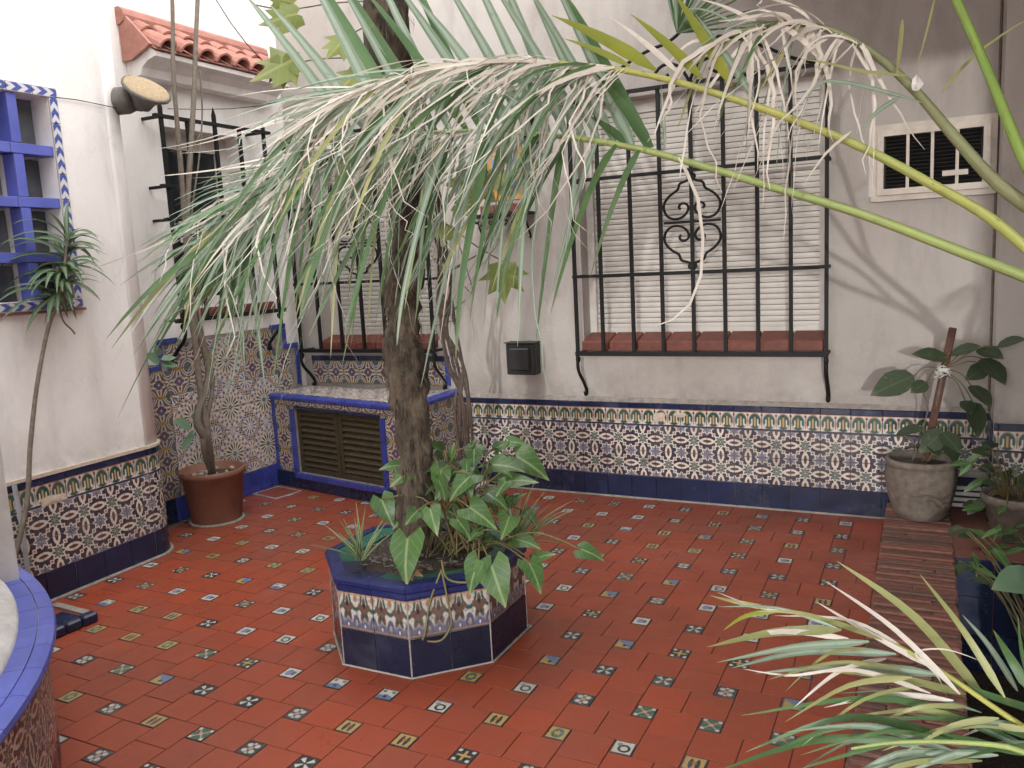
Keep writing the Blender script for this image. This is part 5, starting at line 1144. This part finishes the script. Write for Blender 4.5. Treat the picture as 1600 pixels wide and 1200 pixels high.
def pleaf(me, par, b, t_, h, ws=1., name='leaf'):
    b, t_ = Vector(b), Vector(t_); y = t_-b; L = y.length; y.normalize(); x_ = y.cross(Vector(h)).normalized(); z_ = x_.cross(y)
    M_ = Matrix(((x_.x*L*ws, y.x*L, z_.x*L, b.x), (x_.y*L*ws, y.y*L, z_.y*L, b.y), (x_.z*L*ws, y.z*L, z_.z*L, b.z), (0, 0, 0, 1))); return newobj(name, me, par, M_)
def stemtube(par, pts, r, mat='greenstem', n=6, name='stem', rough=0): m = MB(); m.tube(catmull([tuple(p_) for p_ in pts], 4), r, n, rough=rough); return m.build(name, mat, par, True)

# ---- arrowhead plant in the planter
sy = thing('arrowhead_plant', (-1.62, 2.62, .33), 'leafy plant with veined arrow-shaped green leaves spilling over the octagonal planter', 'plant')
rl = random.Random(21); root = Vector((-1.62, 2.66, .34))
SYN = [(596, 780, 612, 818, 3.25), (672, 717, 614, 748, 3.25), (689, 735, 687, 774, 3.1), (706, 724, 704, 697, 3.35), (741, 700, 740, 730, 3.3), (735, 712, 738, 690, 3.45), (768, 726, 812, 728, 3.3), (806, 712, 852, 740, 3.4), (780, 755, 830, 744, 3.25), (737, 742, 702, 773, 3.1), (672, 795, 681, 830, 3.0), (652, 798, 645, 805, 3.0), (700, 798, 728, 813, 3.15), (734, 793, 770, 817, 3.05), (822, 798, 838, 818, 3.3), (637, 842, 629, 905, 2.95), (748, 876, 730, 922, 2.9), (768, 884, 787, 942, 2.88), (827, 880, 846, 918, 2.95), (832, 876, 858, 862, 3.0), (908, 858, 941, 871, 2.95), (625, 727, 596, 729, 3.3), (720, 690+40, 752, 745, 3.35), (790, 795, 812, 770, 3.35), (700, 760, 680, 790, 3.2), (760, 770, 792, 790, 3.2), (715, 812, 735, 838, 3.05), (805, 842, 838, 850, 3.1), (690, 705, 668, 690, 3.4), (775, 700, 795, 690, 3.5), (640, 752, 618, 738, 3.3)]
for (a, b, c, d, D) in SYN:
    q0, q1 = dep(a, b, D), dep(c, d, D-rl.uniform(.02, .07)); L = (q1-q0).length; q1 = q0+(q1-q0)*(max(L, .07)*1.12/L)
    pleaf(rl.choice(ARW), sy, q0, q1, (TOCAM*.75+Vector((rl.uniform(-.35, .35), rl.uniform(-.3, .3), .75))).normalized(), rl.uniform(.85, 1.1))
    rt0 = root+Vector((rl.uniform(-.10, .10), rl.uniform(-.08, .08), 0)); md = rt0.lerp(q0, .55)+Vector((0, 0, max(.0, .05+.25*(q0.z-rt0.z)) if q0.z > rt0.z else .10))
    stemtube(sy, [rt0, md, q0], .0032)
for k in range(26):
    bx_, by_ = rl.gauss(735, 52), rl.gauss(800, 48); D = rl.uniform(3.05, 3.45); a = rl.uniform(.1, 3.0); q0 = dep(bx_, by_, D); q1 = dep(bx_+math.cos(a)*26, by_+math.sin(a)*24, D-rl.uniform(0, .06)); q0.z = max(q0.z, .37)
    pleaf(rl.choice(ARW), sy, q0, q0+(q1-q0).normalized()*rl.uniform(.045, .095), (TOCAM*.6+Vector((rl.uniform(-.7, .7), rl.uniform(-.5, .5), .8))).normalized(), rl.uniform(.75, 1.15))
    rt0 = root+Vector((rl.uniform(-.12, .12), rl.uniform(-.10, .10), 0)); stemtube(sy, [rt0, rt0.lerp(q0, .5)+Vector((0, 0, .04)), q0], .0028)
for q in (((690, 875), (700, 905), (740, 908), (790, 880)), ((690, 890), (672, 940), (665, 985), (660, 1000)), ((690, 890), (700, 940), (705, 975), (690, 1000), (668, 1002))): stemtube(sy, [dep(x_, y_, 2.93) for x_, y_ in q], .004, name='runner')
pleaf(LOB[0], sy, dep(628, 884, 2.95), dep(660, 900, 2.93), TOCAM+Vector((0, 0, .6)), name='withered_leaf').data = (lambda me: (me.materials.clear(), me.materials.append(LF['dead']), me)[2])(LOB[0].copy())
def spider(par, base, n, Lr, seed, bias=(0, 0, 0), w=.014, mat='spider', el=(25, 80), g=1.5):
    r = random.Random(seed)
    for k in range(n):
        a = 6.283*k/n+r.uniform(-.3, .3); e = R(r.uniform(*el)); d = (Vector((math.cos(a)*math.cos(e), math.sin(a)*math.cos(e), math.sin(e)))+Vector(bias)).normalized(); L = r.uniform(*Lr); pts = [Vector(base)+Vector((r.uniform(-.012, .012), r.uniform(-.012, .012), 0))]; st = L/8
        for i in range(8): pts.append(pts[-1]+d*st); d = (d+Vector((0, 0, -g*st/.1*.14))).normalized()
        m = MB(); ribbon(m, pts, w*r.uniform(.8, 1.2), Vector((0, 0, 1))+TOCAM*.4, 'strap', .35); newobj('leaf', m.mesh('leaf', LF[mat], True), par)
s1 = thing('spider_plant', dep(563, 868, 3.15), 'small striped spider plant on the rim of the planter, left of the trunk', 'plant'); s1['label'] = 'small striped spider plant growing alone on the green planter rim beside the bare trunk side'
spider(s1, dep(563, 868, 3.15)+Vector((0, 0, -.02)), 22, (.14, .25), 4, (-.15, -.1, .25), .011)
s2 = thing('spider_plant', dep(800, 850, 3.3), 'bushy striped spider plant mixed among the arrow-shaped leaves', 'plant')
spider(s2, dep(800, 858, 3.3)+Vector((0, 0, -.02)), 34, (.18, .36), 6, (.12, .0, .2), .012); spider(s2, dep(748, 850, 3.25), 14, (.2, .3), 8, (0, 0, .4), .009)

# ---- vine beside the trunk
vi = thing('climbing_vine', (-2.62, 4.5, .02), 'grey bare stemmed vine with a few yellowing lobed leaves beside the trunk', 'vine'); rv = random.Random(31)
for k in range(9):
    b = Vector((-2.64+rv.uniform(-.05, .07), 4.50+rv.uniform(-.05, .07), .03)); j = lambda s_: rv.uniform(-s_, s_)
    ps = [b, dep(722+j(14), 640, 4.75), dep(710+j(14), 570, 4.6), dep(700+j(12), 510, 4.4), dep(695+j(12), 440, 4.2), dep(690+j(10), 380, 4.0), dep(682+j(14), 310, 3.8)]
    if k < 4: ps += [dep(672+j(12), 250, 3.7), dep(655+j(14), 180, 3.6)]
    elif k > 6: ps = ps[:5]+[dep(730+j(20), 400+j(20), 4.2)]
    stemtube(vi, ps, [.010-.006*i/((len(ps)-1)*4) for i in range((len(ps)-1)*4+1)], 'vinestem', 6, rough=.25)
for k in range(10):
    a = (rv.uniform(690, 735), rv.uniform(380, 640)); D = 4.2+.5*(a[1]-380)/260; stemtube(vi, [dep(*a, D), dep(a[0]+rv.uniform(-20, 25), a[1]+rv.uniform(-40, 10), D), dep(a[0]+rv.uniform(-35, 40), a[1]+rv.uniform(-70, 30), D-.05)], .003, 'vinestem', 5, 'twig')
for (a, b, c, d, D, q) in ((738, 262, 742, 338, 3.85, 0), (712, 318, 735, 338, 3.8, 1), (772, 262, 800, 300, 3.9, 2), (786, 408, 788, 474, 4.2, 1), (470, 20, 405, 38, 3.7, 0), (462, 5, 410, -8, 3.75, 2), (545, 55, 508, 92, 3.6, 1), (470, 88, 392, 128, 3.75, 2), (440, 85, 442, 138, 3.75, 0), (565, 110, 520, 148, 3.6, 1), (700, 350, 690, 385, 3.9, 2)):
    pleaf(LOB[q], vi, dep(a, b, D), dep(c, d, D-.05), (TOCAM+Vector((rv.uniform(-.5, .5), 0, rv.uniform(-.2, .7)))).normalized(), 1.0)
for q in (((640, 320), (690, 345), (745, 385), (786, 408)), ((400, 8), (450, 15), (520, 5), (600, 0)), ((430, 118), (480, 95), (560, 90), (610, 95)), ((545, 55), (575, 40), (605, 30)), ((668, 300), (700, 270), (738, 262))): stemtube(vi, [dep(x_, y_, 3.75) for x_, y_ in q], .0035, 'vinestem', 5, 'twig')

# ---- potted shrub by the star panel
ps_ = thing('potted_shrub', (-3.82, 3.51, 0), 'tall bare stemmed shrub in a plain terracotta pot before the star tiles', 'potted plant'); pcn = Vector((-3.815, 3.51, 0))
p = part('pot', 'pot', ps_, True); p.lathe([(0, .004), (.142, .004), (.146, .012), (.178, .285), (.190, .287), (.193, .300), (.192, .318), (.186, .322), (.178, .318), (.172, .27), (.0, .268)], pcn, 40); p.done()
p = part('soil', 'soil', ps_, True); p.lathe([(.173, .272), (.12, .280), (.05, .286), (0, .288)], pcn, 20); p.done()
m = MB(); rr_ = random.Random(8)
for k in range(26): a, q = rr_.uniform(0, 6.28), rr_.uniform(0, .15); m.box(pcn+Vector((q*math.cos(a), q*math.sin(a), .287)), (rr_.uniform(.015, .03), rr_.uniform(.01, .02), .012), Matrix.Rotation(rr_.uniform(0, 3), 3, 'Z'))
o = m.build('pebbles', 'chip', ps_); o['kind'] = 'stuff'
p = part('saucer_ring', 'grout', ps_); p.lathe([(.14, .0), (.162, .002), (.160, .010), (.14, .010)], pcn, 32); p.done()
def nst(q): return [pcn+Vector((0, 0, .27))]+[at(x_, y_, 0, -3.70) for x_, y_ in q]
stemtube(ps_, nst(((322, 690), (308, 655), (322, 605), (326, 580), (318, 545), (304, 500), (294, 420), (287, 320), (279, 220), (271, 120), (270, 40), (268, -60))), [.024-.0003*i for i in range(49)], 'stem', 9, rough=.15)
stemtube(ps_, nst(((326, 690), (318, 640), (312, 600), (306, 540), (296, 470), (292, 380), (294, 300), (298, 235), (303, 150), (306, 60), (312, -60))), [.021-.0002*i for i in range(45)], 'stem', 9, rough=.15)
stemtube(ps_, nst(((318, 700), (322, 660), (330, 620), (332, 590), (327, 560), (316, 520), (310, 480))), [.017-.0003*i for i in range(29)], 'stem', 8, rough=.15)
stemtube(ps_, [at(x_, y_, 0, -3.70) for x_, y_ in ((294, 420), (300, 330), (312, 240), (316, 170), (312, 110))], .005, 'stem', 6, 'twig'); stemtube(ps_, [at(x_, y_, 0, -3.70) for x_, y_ in ((290, 240), (305, 225), (312, 210))], .004, 'stem', 5, 'twig')
stemtube(ps_, [at(x_, y_, 0, -3.68) for x_, y_ in ((306, 610), (290, 628), (268, 620), (255, 590), (250, 560))], .003, 'greenstem', 5, 'twig')
for (a, b, c, d) in ((250, 556, 243, 540), (250, 566, 228, 552), (252, 562, 276, 556), (252, 570, 280, 568), (250, 572, 230, 572), (252, 580, 236, 583), (298, 668, 274, 656), (298, 682, 284, 704), (296, 690, 300, 672)): pleaf(OVS, ps_, at(a, b, 0, -3.66), at(c, d, 0, -3.64), TOCAM+Vector((rr_.uniform(-.4, .4), 0, .5)), 1.1)

# ---- dracaena at the left wall
dc = thing('dracaena', (-3.52, 2.02, 0), 'slender dracaena with a tuft of strap leaves in front of the latticed window', 'plant')
p = part('pot', 'pot2', dc, True); p.lathe([(0, .002), (.06, .002), (.075, .13), (.08, .135), (.076, .15), (.066, .15), (.064, .12), (0, .12)], (-3.52, 2.02, 0), 20); p.done()
DP = [at(x_, y_, 0, -3.50) for x_, y_ in ((40, 800), (47, 700), (58, 600), (76, 510), (92, 470), (100, 420), (106, 370))]
stemtube(dc, [Vector((-3.52, 2.02, .12))]+DP, [.012-.00022*i for i in range(29)], 'stem', 8, rough=.1)
rd = random.Random(14)
for k in range(64):
    f = rd.random(); b = DP[4].lerp(DP[6], f); a = rd.uniform(0, 6.28); e = R(rd.uniform(-25, 45)+f*40); d = Vector((math.cos(a)*math.cos(e), math.sin(a)*math.cos(e), math.sin(e))); L = rd.uniform(.17, .31); pts = [b]
    for i in range(7): pts.append(pts[-1]+d*L/7); d = (d+Vector((0, 0, -.16-.1*rd.random()))).normalized()
    m = MB(); ribbon(m, pts, rd.uniform(.026, .044), Vector((0, 0, 1))+TOCAM*.5, 'strap', .3); newobj('leaf', m.mesh('leaf', LF['drac'], True), dc)
stemtube(dc, [at(x_, y_, 0, -3.52) for x_, y_ in ((92, 470), (98, 500), (112, 515), (117, 522))], .004, 'stem', 5, 'twig')

# ---- staked plant in the ribbed clay pot
sk = thing('staked_plant', (.0, 4.43, .1), 'drooping plant tied to a wooden stake in a ribbed clay pot', 'potted plant'); kc = Vector((-.01, 4.43, .098))
prof = [(0, 0), (.105, 0), (.115, .012)]
for k in range(14): z_ = .02+k*.0165; r_ = .115+.045*math.sin(min(1, z_/.20)*1.5708); prof += [(r_-.003, z_), (r_+.0025, z_+.008)]
prof += [(.150, .262), (.160, .268), (.162, .288), (.152, .300), (.142, .296), (.138, .26), (0, .258)]
p = part('pot', 'pot2', sk, True); p.lathe(prof, kc, 36); p.done()
p = part('soil', 'soil', sk, True); p.lathe([(.14, .262), (.08, .275), (0, .28)], kc, 18); p.done()
p = part('stake', 'wood', sk, bevel=.003); a, b = kc+Vector((.01, 0, .24)), at(1489, 512, 1, 4.41); d = (b-a).normalized(); p.box((a+b)/2, (.034, .016, (b-a).length), d.to_track_quat('Z', 'X').to_matrix()); p.done()
tc_ = at(1474, 577, 1, 4.395); p = part('string_tie', 'string', sk, True); rr2 = random.Random(4)
for k in range(9): p.tube([tc_+Vector((rr2.uniform(-.04, .04) if i else 0, rr2.uniform(-.025, .02), rr2.uniform(-.02, .02)-.006*i)) for i in range(5)], .0028, 5)
for k in range(4): p.tube([tc_+Vector((.028*math.cos(t_*.7), .022*math.sin(t_*.7), .012*k/3-.006)) for t_ in range(10)], .003, 5)
p.done()
SKL = [(1428, 587, 1360, 615, OV), (1480, 560, 1427, 549, OV), (1486, 553, 1532, 538, OV), (1528, 545, 1568, 557, OV), (1558, 541, 1602, 526, OV), (1534, 560, 1575, 598, OV), (1517, 602, 1552, 634, OV), (1542, 572, 1510, 592, OV), (1448, 598, 1424, 612, OV), (1520, 628, 1532, 682, OVD), (1508, 626, 1518, 645, OVD), (1474, 674, 1438, 706, OV), (1472, 675, 1503, 706, OV), (1402, 676, 1444, 668, OV), (1450, 690, 1470, 712, OVD), (1480, 690, 1495, 722, OVD)]
for (a, b, c, d, me) in SKL:
    q0 = at(a, b, 1, 4.38); pleaf(me, sk, q0, at(c, d, 1, 4.30), (TOCAM*.8+Vector((rr2.uniform(-.4, .4), 0, .7))).normalized(), rr2.uniform(.9, 1.3)*(1.3 if a in (1534, 1517) else 1))
    g0 = tc_ if b < 640 else kc+Vector((.03, -.03, .28)); stemtube(sk, [g0, g0.lerp(q0, .6)+Vector((0, -.01, .03)), q0], .003, 'greenstem', 5)
stemtube(sk, [kc+Vector((.02, .01, .26)), at(1462, 640, 1, 4.42), tc_], .006, 'stem', 6); stemtube(sk, [kc+Vector((-.04, -.02, .27)), at(1450, 640, 1, 4.40), at(1443, 610, 1, 4.4), tc_], .004, 'stem', 6)

# ---- second pot at the pier
p2 = thing('potted_foliage', (.36, 4.20, .09), 'dark leafy plant spilling from a shallow brown clay pot before the wall pier', 'potted plant'); k2 = at(1580, 795, 2, .092); k2 = Vector((.385, 4.22, .092))
p = part('pot', 'pot2', p2, True); p.lathe([(0, 0), (.09, 0), (.10, .01), (.135, .17), (.148, .175), (.15, .205), (.14, .212), (.128, .205), (.122, .17), (0, .168)], k2, 30); p.done()
p = part('soil', 'soil', p2, True); p.lathe([(.123, .172), (.06, .184), (0, .186)], k2, 16); p.done()
r3 = random.Random(17)
for k in range(34):
    a = r3.uniform(0, 6.28); b = k2+Vector((.05*math.cos(a), .05*math.sin(a), .18)); up = r3.uniform(-.08, .22); q0 = b+Vector((r3.uniform(.03, .15)*math.cos(a), r3.uniform(.05, .16)*math.sin(a), up)); d = Vector((math.cos(a), math.sin(a)-.3, r3.uniform(-.9, .3))).normalized()
    pleaf(OVD if r3.random() < .7 else OVB, p2, q0, q0+d*r3.uniform(.06, .11), Vector((0, -.5, 1)), 1.1); stemtube(p2, [b, b.lerp(q0, .5)+Vector((0, 0, .05)), q0], .0025, 'greenstem', 5)
sh = thing('bed_foliage', (.42, 3.5, -.42), 'low leafy plant with one broad pale leaf growing in the sunken bed', 'plant'); sb0 = Vector((.50, 3.45, -.42))
for k in range(40):
    e = dep(r3.uniform(1500, 1640), r3.uniform(810, 915), r3.uniform(3.2, 3.7)); d = Vector((r3.uniform(-1, .4), r3.uniform(-.8, .3), r3.uniform(-.5, .3))).normalized()
    pleaf(r3.choice([OVD, OVB, OVB]), sh, e, e+d*r3.uniform(.06, .12), Vector((r3.uniform(-.3, .3), -.4, 1)), .8)
    if k % 2 == 0: stemtube(sh, [sb0+Vector((r3.uniform(-.08, .08), r3.uniform(-.08, .08), 0)), sb0.lerp(e, .6)+Vector((0, 0, .12)), e], .003, 'greenstem', 5)
e = dep(1640, 905, 3.0); pleaf(oval_mesh(.6, LF['sprig'], .2), sh, e, dep(1553, 912, 2.95), (TOCAM*.4+Vector((0, 0, 1))).normalized(), 1.1, 'broad_leaf'); stemtube(sh, [sb0, sb0.lerp(e, .5)+Vector((.1, 0, .1)), e], .005, 'greenstem', 6)

# ---- young palm in the near end of the bed
yp0 = Vector((.62, 1.75, -.42)); yp = thing('young_palm', yp0, 'young palm with yellow-green strap leaflets leaning over the brick edging', 'palm')
def rach(q, r0, r1, mat):
    P = [dep(*v) for v in catmull(q, 4)]; P = [yp0, yp0+Vector((-.02, 0, .35)), yp0.lerp(P[0], .8)+Vector((0, 0, .15))]+P; m = MB(); m.tube(P, [r0+(r1-r0)*i/(len(P)-1) for i in range(len(P))], 7); return m.build('frond', mat, yp, True)
y1_ = rach([(1660, 1175, 1.8), (1560, 1110, 1.82), (1480, 1055, 1.84), (1400, 1008, 1.87), (1320, 976, 1.9), (1250, 957, 1.93), (1160, 945, 1.96)], .008, .0025, 'pety')
y2_ = rach([(1690, 1240, 1.7), (1600, 1175, 1.72), (1500, 1160, 1.75), (1400, 1160, 1.78), (1330, 1170, 1.8)], .008, .003, 'petg')
y3_ = rach([(1720, 1180, 1.75), (1640, 1120, 1.8), (1590, 1050, 1.85), (1560, 1000, 1.88)], .007, .003, 'petg')
YL_ = [(y1_, 'olive', 17, ((1545, 1100), (1430, 965), (1308, 877))), (y1_, 'dry', 10, ((1500, 1085), (1400, 985), (1290, 908))), (y1_, 'dry', 9, ((1460, 1045), (1360, 990), (1275, 940))), (y1_, 'olive', 12, ((1570, 1090), (1505, 985), (1437, 897))), (y3_, 'pale', 12, ((1590, 1080), (1545, 1010), (1503, 960))),
       (y3_, 'fresh', 17, ((1610, 1080), (1580, 1030), (1552, 984))), (y1_, 'olive', 16, ((1315, 984), (1210, 988), (1105, 1011))), (y1_, 'pale', 17, ((1358, 1002), (1240, 1010), (1120, 1035))), (y1_, 'pale', 14, ((1400, 1022), (1260, 1018), (1143, 1044))), (y1_, 'pale', 15, ((1470, 1055), (1330, 1040), (1180, 1052))), (y1_, 'olive', 13, ((1510, 1085), (1400, 1058), (1270, 1046))),
       (y2_, 'fresh', 14, ((1620, 1175), (1400, 1092), (1158, 1118))), (y2_, 'fresh', 13, ((1500, 1160), (1330, 1120), (1165, 1175))), (y2_, 'fresh', 15, ((1450, 1162), (1280, 1155), (1120, 1205))), (y2_, 'fresh', 15, ((1600, 1180), (1450, 1150), (1235, 1205))), (y2_, 'pale', 15, ((1620, 1160), (1500, 1175), (1400, 1215))), (y3_, 'fresh', 13, ((1650, 1120), (1540, 1085), (1420, 1040))), (y3_, 'fresh', 12, ((1640, 1130), (1600, 1040), (1590, 960))),
       (y2_, 'fresh', 13, ((1680, 1180), (1540, 1130), (1380, 1120))), (y2_, 'pale', 13, ((1560, 1180), (1440, 1180), (1290, 1225))), (y2_, 'fresh', 14, ((1700, 1200), (1600, 1165), (1480, 1190))), (y3_, 'fresh', 13, ((1660, 1100), (1620, 1040), (1610, 960))), (y1_, 'olive', 9, ((1200, 950), (1150, 940), (1108, 930))), (y1_, 'yellow', 9, ((1220, 953), (1165, 962), (1130, 985))), (y1_, 'dry', 6, ((1250, 957), (1180, 948), (1120, 925))),
       (y1_, 'olive', 8, ((1380, 1000), (1260, 960), (1180, 955))), (y1_, 'dry', 6, ((1420, 1018), (1330, 970), (1210, 962))), (y2_, 'dry', 5, ((1480, 1090), (1460, 1050), (1430, 1020), (1480, 1015), (1550, 1040))), (y1_, 'dry', 5, ((1330, 1040), (1240, 1055), (1160, 1045)))]
ry = random.Random(41)
for k in range(16):
    f_ = k/15; b_ = (1640-330*f_+ry.uniform(-12, 12), 1150-172*f_+25*math.sin(f_*3)); a_ = R(ry.uniform(165, 205)); L_ = ry.uniform(130, 240); YL_.append((y1_, ry.choice(['olive', 'pale', 'olive', 'dry']), ry.uniform(6, 12), (b_, (b_[0]+math.cos(a_)*L_*.5, b_[1]-math.sin(a_)*L_*.5-12), (b_[0]+math.cos(a_)*L_, b_[1]-math.sin(a_)*L_+ry.uniform(0, 30)))))
for k in range(9):
    b_ = (ry.uniform(1430, 1640), ry.uniform(1150, 1190)); a_ = R(ry.uniform(160, 195)); L_ = ry.uniform(170, 290); YL_.append((y2_, ry.choice(['olive', 'fresh', 'pale']), ry.uniform(9, 14), (b_, (b_[0]+math.cos(a_)*L_*.5, b_[1]-math.sin(a_)*L_*.5-18), (b_[0]+math.cos(a_)*L_, b_[1]-math.sin(a_)*L_+ry.uniform(10, 45)))))
for par, mt, w, q in YL_:
    D = 1.84+ry.uniform(-.06, .06); pts = catmull([tuple(dep(x_, y_, D+ry.uniform(-.05, .05))) for x_, y_ in q], 5); leaflet(par, pts, w, D, mt, hint(ry, .5), 'strap', ry.uniform(-.4, .4), .25)
